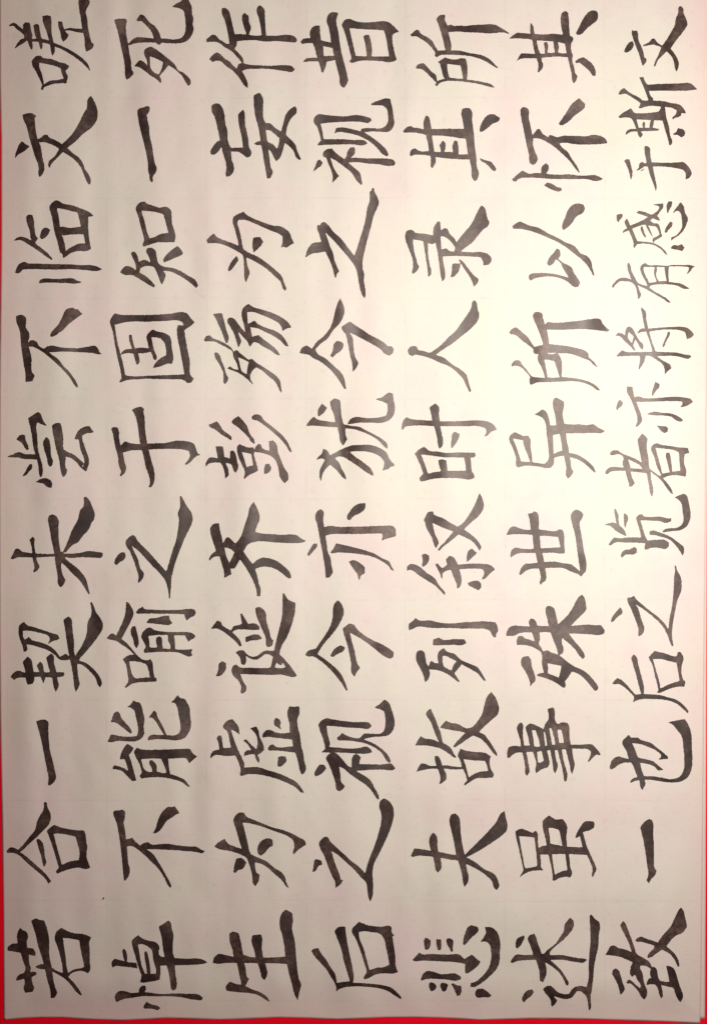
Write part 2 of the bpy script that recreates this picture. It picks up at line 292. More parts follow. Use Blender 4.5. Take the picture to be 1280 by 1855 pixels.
# ------------------------------------------------------------------ brush writing
# every stroke outline is given in sheet units x 6.4 from the corner after the character;
# x,y = filled outline (loops split by /), x,y,w = stroke along a line with its width
INK = r"""
# 嗟 0 0
115,300,14 165,285,36 215,325,44 265,365,40 300,410,36 305,455,34
318,465,20 270,480,56 225,515,40 180,560,10
275,285 300,265 350,268 358,300 372,370 385,420 378,480 388,560 375,590 362,570 330,490 300,400 275,340
395,298 430,285 460,295 468,350 485,430 500,480 500,560 490,590 475,565 455,490 420,430 400,340
500,195 560,185 598,198 608,280 605,370 628,490 645,600 622,660 608,640 595,560 570,450 535,340 505,260
370,478,30 430,475,38 500,482,46 570,500,40 640,528,38 740,568,38 850,630,42 950,700,44 1010,760,36 1050,825,8
680,255 730,255 750,340 775,385 805,410 795,440 745,495 725,470 710,400 685,310
765,355,20 820,348,32 900,362,42 970,368,50
918,0 930,-40 960,-62 1000,-58 1025,-20 1048,35 1025,90 1005,120 1020,230 1030,340 1055,450 1070,500 1098,520 1085,560 1005,610 995,570 985,450 965,360 940,200 925,110
375,720 430,660 475,655 510,680 600,692 700,730 755,740 812,772 790,810 765,825 700,795 560,755 465,738 465,770 500,880 520,985 500,1000 470,930 420,830 385,770
740,800,56 750,860,52 768,900,54 760,960,36
785,945 780,970 700,975 620,985 550,1010 520,1025 508,1055 485,1050 495,1000 520,985 590,945 680,935 750,920
# 文 0 150
265,372 345,355 395,365 430,395 410,410 418,500 440,640 480,740 500,870 525,1000 515,1040 470,1105 460,1090 455,980 410,850 350,650 310,500 275,420
265,680 290,705 352,740 335,760 270,810 215,840 182,882 180,860 205,770 240,700
445,660 485,640 515,610 555,610 580,640 640,665 730,720 800,775 850,820 930,880 965,930 990,1000 1030,1060 1060,1150 1045,1190 1020,1165 980,1070 940,980 860,890 740,810 660,750 580,715 510,695 470,700
1058,150 1095,210 1130,300 1140,370 1125,440 1080,510 970,600 870,700 800,755 740,810 670,880 605,950 585,998 568,970 572,920 640,860 720,730 830,620 920,480 985,340 1010,300 1020,200
# 临 0 340
310,345 335,315 385,320 398,370 410,480 425,560 450,590 430,620 415,645 380,640 365,600 350,500 325,430
170,615,8 215,595,34 260,592,44 330,625,56 400,670,54 470,720,48 540,775,44 605,830,22
540,465 588,490 570,540 530,585 490,605 468,580 480,520 510,475
580,220 610,180 665,148 700,165 730,185 840,210 930,240 1010,270 1060,300 1090,335 1030,340 1030,430 1035,540 1050,650 1062,715 1010,740 900,742 830,765 770,805 740,825 728,770 705,760 680,660 640,520 610,350 /668,240 690,350 705,460 735,455 800,470 945,455 925,370 905,295 830,275 /720,535 735,560 840,550 975,545 995,650 930,652 870,675 770,735 755,640
180,985 195,940 225,890 290,862 330,878 400,880 520,885 650,890 800,892 950,902 1060,900 1140,920 1195,950 1130,970 1000,960 850,950 650,955 450,948 330,948 270,955 240,985 195,995
455,1110 470,1075 520,1055 600,1058 700,1062 780,1055 850,1055 900,1080 960,1100 890,1118 780,1110 680,1108 590,1105 530,1105 480,1112
# 不 0 530
190,280 220,262 275,265 305,290 310,350 305,400 345,470 348,520 335,570 355,680 372,750 372,830 378,920 408,960 385,1030 300,1040 300,950 275,800 250,620 230,430 195,340
335,590 350,560 385,555 430,570 460,620 540,665 620,730 690,780 740,850 810,920 860,990 910,1095 905,1110 870,1075 810,980 730,890 600,770 500,690 430,650 380,630 345,630
510,660 560,625 610,618 720,640 830,645 920,645 1010,630 1110,620 1145,655 1160,695 1195,715 1170,720 1080,705 960,695 830,690 700,690 570,690
590,500 610,460 680,380 720,310 775,200 850,180 890,200 915,192 925,215 968,250 930,275 850,335 775,400 740,440 690,475 650,505 600,518
# 尝 0 720
190,490 230,440 275,430 298,440 300,490 335,560 342,600 320,615 295,590 260,530 215,500
100,685,14 160,678,36 220,665,64 290,685,60 370,688,60 440,692,60
380,775 382,820 350,855 310,900 262,915 300,860 330,800 355,768
330,240 380,210 450,165 485,200 500,250 555,330 520,325 440,290 430,330 440,450 450,600 470,680 500,780 505,880 485,935 465,900 455,800 430,700 400,600 375,450 350,320
420,980 470,950 530,935 590,955 615,990 612,1050 560,1040 510,1000 460,990
540,460 575,480 595,560 605,680 625,740 615,790 590,810 575,790 550,690 515,580 508,520
608,330 650,300 710,298 722,340 740,450 745,590 770,700 775,820 790,840 765,910 740,925 725,890 690,700 660,600 630,450
740,640 750,605 800,635 860,660 920,710 980,765 960,800 1000,860 950,820 890,750 820,700 760,685
870,485 890,430 940,365 1000,338 1050,335 1065,370 1095,400 1075,412 1020,415 960,445 960,470 1000,600 1040,760 1030,800 1005,862 970,810 985,750 940,600 920,485 890,490
# 未 0 880
565,385 580,345 630,332 660,350 690,400 690,470 690,600 710,760 740,770 770,830 720,890 722,980 740,1045 768,1090 740,1150 705,1178 680,1140 675,1050 655,930 640,800 605,620 580,470
385,590 408,610 405,680 420,780 440,880 468,935 450,970 400,1008 390,990 405,950 385,850 370,700 348,625
125,845 155,790 185,730 220,725 260,760 330,775 450,785 640,790 640,822 560,822 420,832 280,830 200,832 160,850
740,785 840,785 940,775 1030,755 1110,762 1195,775 1200,800 1180,835 1100,835 960,828 780,830
978,130 1010,130 1045,170 1080,250 1105,320 1100,385 1070,430 1040,500 960,590 905,660 860,680 800,740 770,775 735,770 770,700 850,500 910,390 945,270 975,240
750,830 820,890 910,960 970,1030 1005,1090 1025,1170 1045,1250 1030,1260 990,1190 930,1100 840,1010 740,905 710,880
# 契 0 1080
285,295 320,330 400,355 520,395 620,430 680,450 698,490 670,505 620,520 560,555 585,490 570,460 450,420 350,400 275,400 280,480 300,500 345,470 380,505 470,530 590,580 650,630 700,700 720,690 765,665 800,685 820,730 790,738 700,735 640,680 560,625 460,590 350,560 315,560 330,610 310,640 280,640 270,580 235,490 220,390 230,340
742,270 800,230 835,260 845,350 865,520 875,680 900,730 905,820 920,970 930,1010 905,1080 885,1110 870,1060 855,930 830,790 800,650 770,450
1048,75 1065,65 1090,110 1115,180 1160,240 1195,310 1198,370 1160,440 1080,550 980,670 935,720 925,745 1000,770 1080,830 1150,910 1190,1010 1170,1055 1150,1035 1110,940 1040,860 950,790 890,775 860,740 880,690 950,580 1010,430 1025,290 1055,230 1060,130
125,935 165,885 215,860 290,880 360,875 450,875 600,880 745,878 755,900 745,925 650,940 520,935 400,932 290,940 215,945 170,970
330,695 375,740 390,820 405,900 408,960 395,1010 330,1025 310,970 300,860 270,760
475,755 500,780 515,850 535,930 510,1015 490,960 460,860 432,800
540,710 600,660 622,680 635,780 655,850 670,950 688,1040 655,1110 635,1070 610,940 575,840 550,750
# 一 0 1270
430,230 500,208 545,215 568,232 570,330 575,440 590,570 620,690 645,800 655,900 620,950 580,978 562,960 570,910 550,780 520,620 490,460 460,340
# 合 0 1435
515,110 550,110 560,170 590,230 600,300 580,360 510,440 430,520 330,610 270,670 240,690 300,730 430,840 530,930 605,1025 570,1055 530,990 450,920 330,820 200,715 140,700 85,705 80,680 130,635 170,640 215,665 260,620 360,500 410,440 440,330 475,260 515,190
430,545 455,532 495,565 520,640 530,740 545,820 520,865 505,830 490,750 455,640
550,440 590,405 640,372 700,395 830,425 940,435 985,435 1000,480 1010,570 1020,620 1010,720 1030,810 1055,865 1035,880 900,870 800,890 730,915 670,940 655,910 690,865 670,800 630,660 570,490 /632,475 720,475 800,490 885,510 910,600 930,700 920,780 850,790 790,805 725,835 700,740 660,590
# 若 0 1655
240,155 275,185 315,200 335,260 320,320 325,390 390,395 425,450 415,485 345,470 350,580 365,620 360,670 395,665 430,670 430,700 375,730 385,800 405,850 385,900 300,915 280,860 290,820 290,750 215,770 190,770 200,735 235,700 285,680 300,640 270,530 245,450 150,435 95,430 95,385 150,345 210,340 205,230
370,75 420,48 480,65 520,70 550,150 575,260 580,370 580,470 605,590 620,700 650,850 675,910 635,970 595,975 590,880 560,770 530,640 495,500 455,380 420,230
420,605 470,580 530,580 600,610 660,650 740,685 790,720 870,800 915,860 955,930 945,945 890,900 830,820 750,740 670,690 600,655 540,640 430,620
645,300 655,210 720,155 780,190 860,220 990,235 1065,270 1045,310 1045,400 1050,560 1052,650 1025,685 990,665 910,660 830,690 800,725 740,700 730,600 700,460 665,350 /740,275 750,370 770,500 790,650 800,680 860,640 940,625 985,610 970,540 940,400 925,305 830,285
# 死 190 0
112,242 140,230 250,225 258,245 248,310 255,400 275,520 290,620 310,720 320,820 342,860 310,895 255,930 245,910 235,780 215,650 190,540 165,420 135,310
368,240 395,200 420,172 450,185 520,265 590,320 630,380 655,450 655,520 630,532 600,510 570,440 540,370 480,300 420,250 390,258
275,515 310,480 375,440 420,440 560,455 700,455 850,460 900,440 930,390 940,300 930,200 915,135 860,105 780,90 840,45 890,25 900,-10 925,-32 950,-20 990,40 1015,110 1015,170 1030,220 1025,300 1035,340 1020,400 990,450 940,490 870,510 740,510 560,505 420,505 330,518 290,535
460,610 480,575 540,550 580,570 680,640 740,690 810,750 860,825 900,840 950,880 998,935 990,985 975,1005 945,970 900,890 850,840 770,780 740,765 700,820 640,890 660,950 650,975 620,940 540,890 450,820 390,785 345,778 380,735 410,705 445,720 500,770 490,700 465,650 /530,665 530,740 540,805 580,850 630,875 665,800 680,730 600,690
# 一 190 160
382,265 400,242 450,228 490,213 520,216 528,245 515,285 492,315 500,370 518,450 525,560 545,640 565,760 582,870 608,945 590,990 558,1035 562,1080 550,1100 525,1070 520,1020 505,960 502,880 480,740 440,580 400,420 388,340
# 知 190 345
362,215 375,180 420,140 470,135 490,155 560,180 650,205 700,192 740,205 770,240 778,300 785,390 805,460 822,530 810,605 700,608 610,610 530,635 455,660 440,635 458,590 445,510 420,420 390,300 370,250 /430,243 470,380 495,490 525,560 580,545 640,515 740,495 715,400 685,285 600,260 520,248
305,735 330,712 360,720 385,770 400,835 450,810 500,820 535,845 520,790 480,710 500,675 545,668 590,700 605,760 625,850 680,885 780,900 880,935 960,985 1055,1045 1085,1105 1060,1135 1000,1080 900,1010 780,950 680,935 710,980 690,1050 665,1098 650,1070 620,990 575,895 500,880 420,905 405,955 470,990 530,1040 590,1110 570,1132 500,1090 420,1040 320,985 240,985 180,955 210,910 250,878 310,890 365,930 360,860 330,790
680,820 700,775 770,700 845,645 880,680 910,730 900,745 830,780 750,815 690,842
# 固 190 530
65,330 85,290 120,240 160,255 300,262 500,262 650,258 780,245 900,228 950,240 1000,300 1045,350 1000,390 925,440 940,540 960,650 990,800 998,960 1035,1000 1000,1050 960,1050 920,1020 800,1010 600,1005 480,1000 380,1008 250,1020 180,1050 170,1035 195,1000 190,930 160,800 120,600 90,430 72,380 /120,380 145,540 185,710 210,800 240,960 300,970 500,965 700,960 925,950 905,830 870,640 840,430 848,380 915,385 905,350 860,330 700,335 480,342 250,345
282,490 315,490 330,570 355,650 410,640 480,645 515,650 495,570 485,510 520,460 560,430 600,450 700,475 760,515 775,560 780,640 798,760 785,820 765,838 745,825 650,860 560,880 590,820 650,765 700,735 720,725 710,650 690,580 650,540 545,520 560,600 580,680 610,760 595,790 575,780 555,730 535,690 460,705 390,705 405,800 395,830 370,838 355,790 335,710 260,705 185,725 205,690 250,658 320,655 290,570
# 于 190 710
78,430 100,410 150,412 165,440 170,530 190,630 215,710 235,820 252,880 240,930 190,980 175,970 190,930 165,850 155,750 125,640 100,500
318,210 350,190 425,172 455,195 455,240 465,290 470,400 490,570 520,700 545,800 572,890 580,1020 560,1080 540,1110 508,1105 525,1060 515,980 480,880 450,740 410,580 390,430 370,320 350,265
175,640 235,570 290,590 410,605 520,598 720,590 850,565 940,570 1035,600 1065,670 1080,710 1110,730 1060,750 990,820 945,850 928,838 975,780 990,740 975,685 900,668 770,662 600,665 440,675 310,680 215,705
# 之 190 890
115,820 140,760 190,710 235,705 245,750 230,790 180,820 140,855 122,845
245,580 270,545 320,508 350,515 380,570 430,620 500,690 600,800 680,890 715,930 745,830 790,680 830,560 850,440 860,330 850,250 875,180 870,60 890,50 920,110 960,180 1000,240 1020,300 1010,370 980,440 930,540 890,640 840,770 800,900 775,1010 770,1110 760,1240 745,1245 730,1120 700,1030 640,950 560,870 460,760 380,680 315,630 340,690 390,790 420,900 455,940 450,1000 400,1060 385,1055 395,1000 370,900 330,780 290,690 250,630
# 喻 190 1065
25,585 60,540 95,522 140,550 165,490 210,390 240,290 250,160 270,165 310,220 338,280 325,340 290,420 240,510 200,590 260,640 320,710 380,780 425,820 505,835 530,820 550,850 565,950 580,1035 605,1040 600,1085 480,1090 380,1095 320,1110 250,1158 235,1145 275,1080 265,980 245,880 210,825 250,795 310,770 340,770 280,710 200,655 130,610 70,598 /285,850 300,920 320,1000 355,1048 430,1040 525,1035 510,960 485,890 430,865 370,852
305,480 325,445 360,440 375,500 395,590 398,640 375,700 355,680 330,590 305,520
362,280 400,240 445,215 460,240 560,250 760,255 900,250 980,240 1040,250 1058,285 1040,320 990,345 950,380 935,350 925,305 800,300 600,298 420,298 380,300
482,405 520,355 600,345 680,325 750,320 760,370 790,405 760,425 660,422 560,412
425,560 440,520 490,465 530,455 580,485 700,505 850,508 960,510 1020,525 1052,555 1040,580 1000,600 970,625 950,590 930,548 805,548 815,620 820,710 900,715 1018,708 1005,750 1018,780 985,798 930,780 860,750 740,740 600,742 500,750 455,752 455,720 480,680 450,620 /510,555 520,620 525,685 600,690 610,680 595,610 600,575 635,558 665,575 670,640 675,700 760,705 765,680 735,600 735,545 620,545
# 能 190 1245
78,400 100,330 115,290 150,275 180,295 190,335 230,390 290,460 318,510 312,538 290,525 210,460 130,405
262,225 300,200 335,148 365,165 410,175 430,220 450,300 465,370 455,450 460,540 430,590 370,620 300,625 140,618 60,632 42,620 75,540 110,545 180,560 300,568 370,565 390,520 380,420 360,330 340,260 300,235
510,350 540,310 570,265 600,285 610,330 650,400 690,480 720,550 820,550 870,520 880,440 860,330 845,240 820,185 770,170 815,130 845,85 880,120 925,130 960,180 985,240 990,300 992,490 960,550 910,595 850,610 700,600 580,600 500,615 510,570 540,550 640,550 690,548 640,470 590,390 550,350
178,830 195,760 230,690 265,648 300,670 340,700 320,740 285,780 310,850 345,980 372,1075 325,1085 260,1020 200,965 150,950 100,945 98,920 120,895 170,910 240,940 275,965 255,880 235,830 200,830
345,740 375,695 420,712 560,720 800,712 900,710 990,712 1030,770 1075,800 1030,835 980,880 945,820 860,818 740,825 745,900 762,1000 850,1030 920,1065 990,1150 975,1155 900,1100 800,1065 700,1045 560,1040 480,1045 430,1055 405,1025 435,980 430,960 400,870 360,800 /425,830 440,880 460,940 510,975 555,975 550,940 520,880 520,845 550,840 600,890 605,970 700,990 720,985 690,900 655,825 520,822
# 不 190 1435
105,220 120,205 160,208 210,198 240,220 235,300 225,340 240,440 250,540 290,535 318,520 350,560 410,615 470,578 510,580 530,595 640,598 720,592 840,610 980,625 1070,630 1120,660 1165,678 1135,705 1060,690 940,680 820,668 650,660 490,660 560,710 610,780 660,860 710,950 755,1030 775,1080 765,1105 745,1085 690,980 630,890 540,800 450,715 370,650 310,620 260,625 268,720 275,820 295,900 285,960 240,1025 225,1020 215,920 200,760 185,620 165,480 140,350 110,270
560,465 590,420 610,350 645,260 700,190 735,165 780,168 815,155 845,200 868,238 840,250 780,290 720,330 680,390 640,440 600,468 575,475
# 悼 190 1640
205,510 230,490 255,530 262,640 245,655 225,610
90,640 120,612 180,625 260,645 375,655 385,720 300,708 200,700 130,695 95,715 85,690
315,405 350,365 395,335 435,370 520,400 600,420 635,460 632,560 660,585 695,590 680,500 665,380 630,235 680,205 740,165 765,185 780,260 798,320 795,420 795,550 815,605 950,612 1100,612 1150,630 1190,660 1150,672 1060,682 940,688 815,690 820,780 838,900 830,960 800,985 775,970 760,880 745,780 720,690 650,690 650,780 640,855 560,870 430,885 415,870 430,820 400,720 365,600 335,500 /392,445 410,560 435,690 470,780 600,782 600,740 570,640 545,500 490,460 430,440 
480,540,36 490,600,46 505,680,46 515,760,44
120,1050 140,1010 165,990 250,988 300,1005 400,1000 500,1000 640,1020 800,1018 950,1020 1100,1035 1140,1070 1120,1100 1020,1090 900,1065 760,1052 600,1050 460,1045 330,1065 210,1085 140,1120 130,1100
400,1000 415,940 445,918 480,925 480,970 455,1015 410,1020
450,1170 490,1110 530,1140 600,1155 650,1185 615,1212 540,1195 455,1195
# 作 365 0
55,465 95,430 130,405 165,412 200,450 250,485 310,515 325,510 318,450 300,360 270,240 235,150 235,105 270,90 315,125 340,200 370,330 388,405 440,400 520,410 515,385 490,310 470,210 480,175 500,158 545,190 555,270 575,320 560,390 550,412 620,425 700,420 690,350 665,220 640,140 650,90 680,68 730,115 738,220 745,340 752,422 850,422 1000,410 1080,430 1112,475 1090,500 1020,495 850,485 740,492 600,475 500,480 415,485 408,535 385,575 440,630 480,680 490,740 540,755 640,765 800,770 930,762 1050,775 1085,815 1050,840 960,830 800,810 620,808 520,812 470,830 520,920 540,980 538,1030 500,1000 440,910 380,840 290,770 210,710 160,708 135,725 90,690 130,640 180,608 220,630 270,680 330,720 370,765 410,800 430,750 470,735 400,650 350,600 270,550 180,492 120,490 65,495
# 妄 365 160
118,200 150,178 205,180 240,220 265,290 280,420 300,480 305,580 325,660 345,692 480,688 470,580 440,450 428,370 430,300 460,270 485,248 502,290 505,400 525,500 545,600 555,690 580,740 570,790 530,810 490,780 440,745 345,735 350,820 380,920 375,960 330,1020 290,1028 282,1005 290,920 270,820 245,740 235,680 200,730 150,775 110,770 105,740 140,670 185,620 215,605 190,480 150,330 120,270
608,90 640,70 675,55 710,110 715,250 725,370 745,405 790,405 850,455 920,505 950,400 980,300 1020,250 1080,208 1108,240 1100,290 1040,350 1000,430 980,540 1040,600 1090,660 1110,730 1155,825 1140,838 1105,815 1060,720 1000,660 965,635 940,730 915,800 865,850 835,800 800,730 775,705 790,820 805,920 828,970 800,1045 760,1050 745,960 725,850 700,700 690,660 640,662 610,645 640,625 685,612 665,480 625,330 610,220 /745,485 800,495 850,535 905,580 890,660 875,705 835,655 770,625 755,560
# 为 365 365
60,455 100,410 145,375 180,415 220,435 290,460 360,485 430,515 415,430 385,320 360,215 375,175 430,145 485,118 530,160 620,205 720,245 820,280 930,295 970,320 1020,360 1045,430 1075,490 1030,510 985,540 940,530 918,540 935,500 938,410 890,375 800,340 700,295 600,250 500,215 430,212 420,235 440,330 465,440 490,555 560,600 650,640 750,710 850,790 930,870 960,950 985,1020 970,1042 945,1015 920,940 860,880 760,790 640,710 520,650 530,730 560,840 535,900 515,945 498,880 495,780 475,620 430,590 320,530 200,490 75,490
310,800 330,730 370,670 410,630 432,680 390,740 340,800 318,812
600,420 680,412 718,470 690,515 605,598 590,510
# 殇 365 540
135,190 190,178 240,175 265,270 290,370 318,470 305,520 285,525 260,460 230,380 190,290 155,220
300,250 330,225 370,235 420,290 480,370 510,400 495,320 465,180 480,120 545,68 600,105 700,135 820,175 920,220 1000,280 1045,345 990,355 935,388 930,345 900,300 820,250 700,200 600,165 530,165 535,230 540,300 615,265 660,305 760,350 860,385 940,440 980,500 1012,565 985,560 920,500 830,440 740,395 650,355 565,340 590,450 660,430 720,480 800,540 870,600 912,665 880,660 800,610 700,555 640,520 605,515 560,575 540,520 480,450 425,385 440,440 462,495 430,580 410,520 380,420 330,330 305,290
30,490 60,445 100,432 130,465 200,490 280,530 340,570 375,620 410,600 450,640 500,680 550,715 585,705 630,745 700,790 780,840 850,890 905,950 925,1040 930,1105 900,1060 860,980 780,910 700,840 640,805 605,830 575,880 565,915 605,1012 560,970 510,925 430,870 360,840 300,820 330,785 370,820 430,835 410,760 370,680 360,620 300,580 230,545 160,510 100,505 45,505 /425,688 480,710 550,745 535,810 525,885 470,850 450,780
150,640 175,630 200,645 235,730 265,800 290,890 312,930 295,975 265,1000 255,960 255,880 210,770 160,690
# 彭 365 715
80,350 130,330 180,308 210,345 250,410 310,455 345,485 355,525 340,528 300,500 240,470 160,405 100,375
350,315 370,285 430,248 480,300 525,355 560,450 620,545 620,570 600,565 540,490 480,430 400,360 360,335
580,260 610,235 655,228 685,240 720,290 800,355 870,410 940,475 1010,570 1050,670 1030,665 980,590 910,510 820,430 720,350 640,300 590,290
165,598 245,598 258,640 265,720 330,740 335,650 370,645 395,680 415,770 430,840 400,910 380,890 350,810 285,790 315,880 318,935 275,975 268,900 240,820 220,790 150,788 90,800 50,838 50,800 90,730 130,728 190,738
415,600 445,570 480,590 550,612 600,610 620,650 610,690 635,780 658,880 620,905 560,930 500,980 490,975 505,900 470,810 430,720 415,660 /470,668 500,750 525,840 570,825 600,820 580,690 520,675
620,620 660,570 690,580 705,620 790,655 780,540 830,530 870,575 885,660 920,750 960,850 1005,920 1005,985 965,1028 930,990 905,940 890,850 850,750 800,710 720,680 625,665
725,890 740,805 790,800 812,850 790,895 740,922 725,915
# 齐 365 890
100,425 150,375 205,372 215,440 240,540 250,600 290,535 325,535 350,560 400,605 460,520 500,400 540,280 560,190 608,118 640,180 668,250 678,320 650,390 625,470 700,488 820,495 930,505 1050,500 1110,510 1160,550 1215,572 1180,590 1040,602 850,592 600,590 550,610 490,695 540,770 595,840 640,800 700,768 780,775 880,810 960,870 1020,930 1045,1000 1010,1010 960,970 880,910 800,880 700,875 620,900 650,980 665,1060 690,1150 682,1215 645,1215 640,1150 610,1060 560,960 500,860 450,790 420,840 385,895 340,895 350,960 265,1005 265,960 240,850 210,755 150,760 90,812 88,790 130,720 170,690 140,600 115,520 /270,650 290,750 325,830 360,760 385,705 330,665
# 诞 365 1070
110,445 150,385 185,345 230,360 245,400 290,430 340,460 380,405 440,395 470,380 460,320 452,270 470,262 500,310 540,380 630,380 665,405 680,450 600,455 480,448 390,458 360,480 410,530 450,580 468,640 445,648 400,590 330,530 250,470 180,438
510,535 650,505 680,520 705,555 660,570 560,580 515,600
625,200 660,185 710,205 748,260 755,350 790,470 810,550 835,580 815,640 770,655 755,640 745,550 700,440 650,320 630,250
395,715 440,690 490,690 530,735 600,765 660,745 710,705 780,690 840,700 870,560 900,440 930,320 940,200 940,30 960,25 1000,95 1090,140 1085,240 1060,350 1020,470 980,560 930,640 905,730 960,790 1030,870 1105,980 1090,995 1000,990 950,975 800,975 640,970 450,965 480,1040 525,1120 510,1170 470,1195 455,1180 460,1120 420,1030 375,990 350,920 370,865 405,852 440,882 560,890 700,895 800,890 830,765 790,740 740,735 690,770 640,798 580,790 515,755 520,820 500,860 460,850 445,770 /870,830 850,890 960,890 975,880 940,830 930,865 905,858
165,990 195,930 205,840 240,815 285,840 290,890 260,950 220,985
# 虚 365 1255
250,380 300,320 360,300 390,335 430,390 445,485 400,450 345,420 370,510 410,620 440,690 480,770 500,825 495,865 560,860 660,860 780,895 900,930 1000,975 1100,1030 1150,1090 1190,1155 1170,1155 1080,1085 980,1035 850,985 700,950 600,940 520,945 460,965 445,945 455,900 440,830 395,725 300,730 150,720 110,757 105,730 140,670 210,650 200,580 178,520 200,490 235,490 245,560 255,635 345,630 330,560 290,430 260,410
560,412 635,385 660,430 680,520 715,590 725,660 690,695 650,720 675,780 668,815 640,780 615,710 550,715 495,735 495,690 530,665 580,660 530,590 480,550 520,535 570,590 640,655 650,560 630,480 590,435
840,330 850,300 870,285 905,305 922,350 910,385 935,428 890,400 850,375
1020,150 1050,158 1130,150 1135,240 1115,290 1120,400 1140,480 1155,600 1180,700 1195,800 1212,870 1190,930 1160,945 1140,900 1120,800 1085,690 1000,680 880,665 780,668 770,640 800,600 830,590 860,620 1060,615 1050,540 880,520 750,510 710,518 705,490 750,430 790,425 860,455 960,465 1025,455 1015,330 995,250 1000,200
890,740 930,730 975,735 990,780 960,820 910,855 880,845
# 为 365 1445
150,560 200,510 270,472 300,520 380,560 470,590 440,500 400,360 372,250 390,210 440,168 495,170 515,210 600,250 700,290 820,335 950,370 1050,410 1120,450 1200,495 1215,540 1150,580 1100,620 1070,655 1060,640 1075,560 1060,490 1000,440 900,400 800,365 680,325 560,295 475,285 500,370 530,490 575,650 660,690 760,735 850,810 940,870 970,920 985,980 1020,1055 980,1020 930,950 850,880 760,800 690,760 620,745 640,860 675,885 665,960 625,1022 600,990 590,900 560,790 520,690 440,650 330,615 260,605 200,590
405,700 460,690 525,745 480,820 420,840 400,870 370,862 385,760
650,620 680,510 730,475 790,465 825,485 830,550 780,580 740,630 690,670 655,640
# 生 365 1635
130,690 150,630 200,590 290,605 375,625 360,540 325,430 330,350 360,330 430,345 445,390 465,480 485,595 560,620 630,630 610,540 580,430 590,370 690,358 705,400 700,490 715,630 800,628 970,618 960,500 930,350 905,260 905,210 930,120 975,75 1050,115 1060,220 1050,290 1080,430 1095,600 1110,750 1130,880 1155,950 1135,1030 1115,1130 1085,1080 1050,950 1015,820 990,705 900,698 740,695 765,820 735,895 705,870 680,780 650,695 500,692 515,770 530,860 555,875 510,960 590,1000 690,1040 760,1090 800,1155 740,1120 660,1070 560,1045 430,1035 290,1020 280,970 330,910 400,935 465,945 440,830 410,695 300,695 140,700
# 昔 540 0
25,500 55,460 140,452 135,390 160,330 210,305 250,308 255,380 265,475 320,488 378,500 370,420 350,320 328,250 345,185 370,158 420,150 465,160 440,250 460,350 480,480 495,580 520,690 545,780 572,900 578,940 550,1000 530,1028 490,1000 475,900 445,780 428,705 330,725 315,790 290,850 268,845 255,780 235,720 140,722 55,730 90,690 140,680 220,680 200,600 170,510 100,510 45,520 /290,545 293,600 300,660 360,655 415,655 395,565
505,300 520,265 560,230 600,228 650,250 750,268 860,262 960,250 1050,260 1110,310 1168,372 1130,382 1095,405 1090,480 1110,580 1125,650 1143,695 1090,720 950,712 800,708 680,720 620,740 592,720 615,690 600,620 565,480 530,360 /595,335 620,450 645,560 665,655 795,660 780,540 755,430 775,412 820,410 840,480 855,600 850,660 1050,655 1030,520 1005,400 990,355 850,350 720,345
# 视 540 150
180,430 200,390 250,365 300,372 420,385 540,392 680,378 780,395 845,420 850,440 810,472 740,460 640,455 450,460 330,468 258,478 280,560 295,655 400,655 530,658 650,668 760,670 805,705 770,725 640,720 480,718 300,722 220,730 235,700 265,675 245,590 210,500 190,480
420,585 440,530 480,520 620,540 730,570 722,545 760,530 860,530 970,528 1015,500 1040,440 1038,370 1025,310 980,270 920,265 845,265 850,245 940,205 1015,182 1065,190 1085,270 1105,400 1112,480 1095,530 1050,570 960,572 850,570 760,575 860,640 950,710 1020,780 1050,840 1025,860 980,835 900,745 800,670 700,620 560,585 450,578 428,590
285,830 300,795 340,770 390,762 420,800 480,850 535,890 555,860 575,795 605,755 650,750 660,790 645,840 605,875 680,872 780,880 900,878 1010,882 1100,898 1128,935 1105,965 1040,968 930,950 800,940 690,925 580,930 650,990 715,1050 730,1110 742,1180 725,1190 670,1130 610,1040 540,985 470,930 375,870 400,960 440,1040 475,1085 430,1130 392,1168 400,1100 375,1000 340,920 325,875 290,855
170,1040 200,970 220,910 250,890 285,925 270,960 220,1000
# 之 540 335
80,850 110,750 165,680 265,665 245,580 218,500 225,465 250,475 280,435 300,432 350,470 400,540 490,620 560,710 650,825 680,740 710,640 745,530 775,420 800,270 825,190 828,80 848,70 850,40 878,40 885,80 915,140 935,205 910,280 870,370 850,460 800,640 765,790 745,900 750,990 762,1020 760,1120 775,1200 775,1300 765,1320 745,1290 700,1130 680,1020 660,960 600,870 500,750 400,640 315,555 345,640 375,730 400,780 420,870 450,950 475,1005 445,1045 440,1080 425,1080 415,1040 395,960 350,850 315,778 230,790 165,800
# 今 540 525
15,735 50,670 100,645 160,685 220,600 285,550 360,460 400,370 430,240 460,150 485,100 515,160 538,250 520,320 490,380 400,480 340,570 260,630 200,690 215,730 320,800 420,890 515,985 545,1080 555,1150 535,1155 490,1080 420,980 330,890 230,820 180,800 120,755 60,745
365,770 400,710 410,640 445,595 510,610 525,640 510,690 450,740 400,785
500,435 540,405 600,370 640,400 750,470 830,525 920,570 1000,620 1040,655 1080,655 1105,690 1095,735 1055,768 1000,745 950,690 850,630 720,560 595,495 630,560 640,660 660,780 700,855 670,910 630,960 625,870 600,760 570,610 545,515 505,460
# 犹 540 695
225,375 230,310 275,230 335,280 300,335 240,380
90,490 130,430 180,382 220,412 330,435 430,450 410,350 375,260 370,210 420,172 485,190 495,280 500,360 525,470 620,490 700,500 800,550 900,600 980,650 1030,700 1035,758 1000,735 930,660 850,610 750,565 650,530 545,518 555,610 568,640 520,720 490,680 475,600 455,508 330,500 200,490
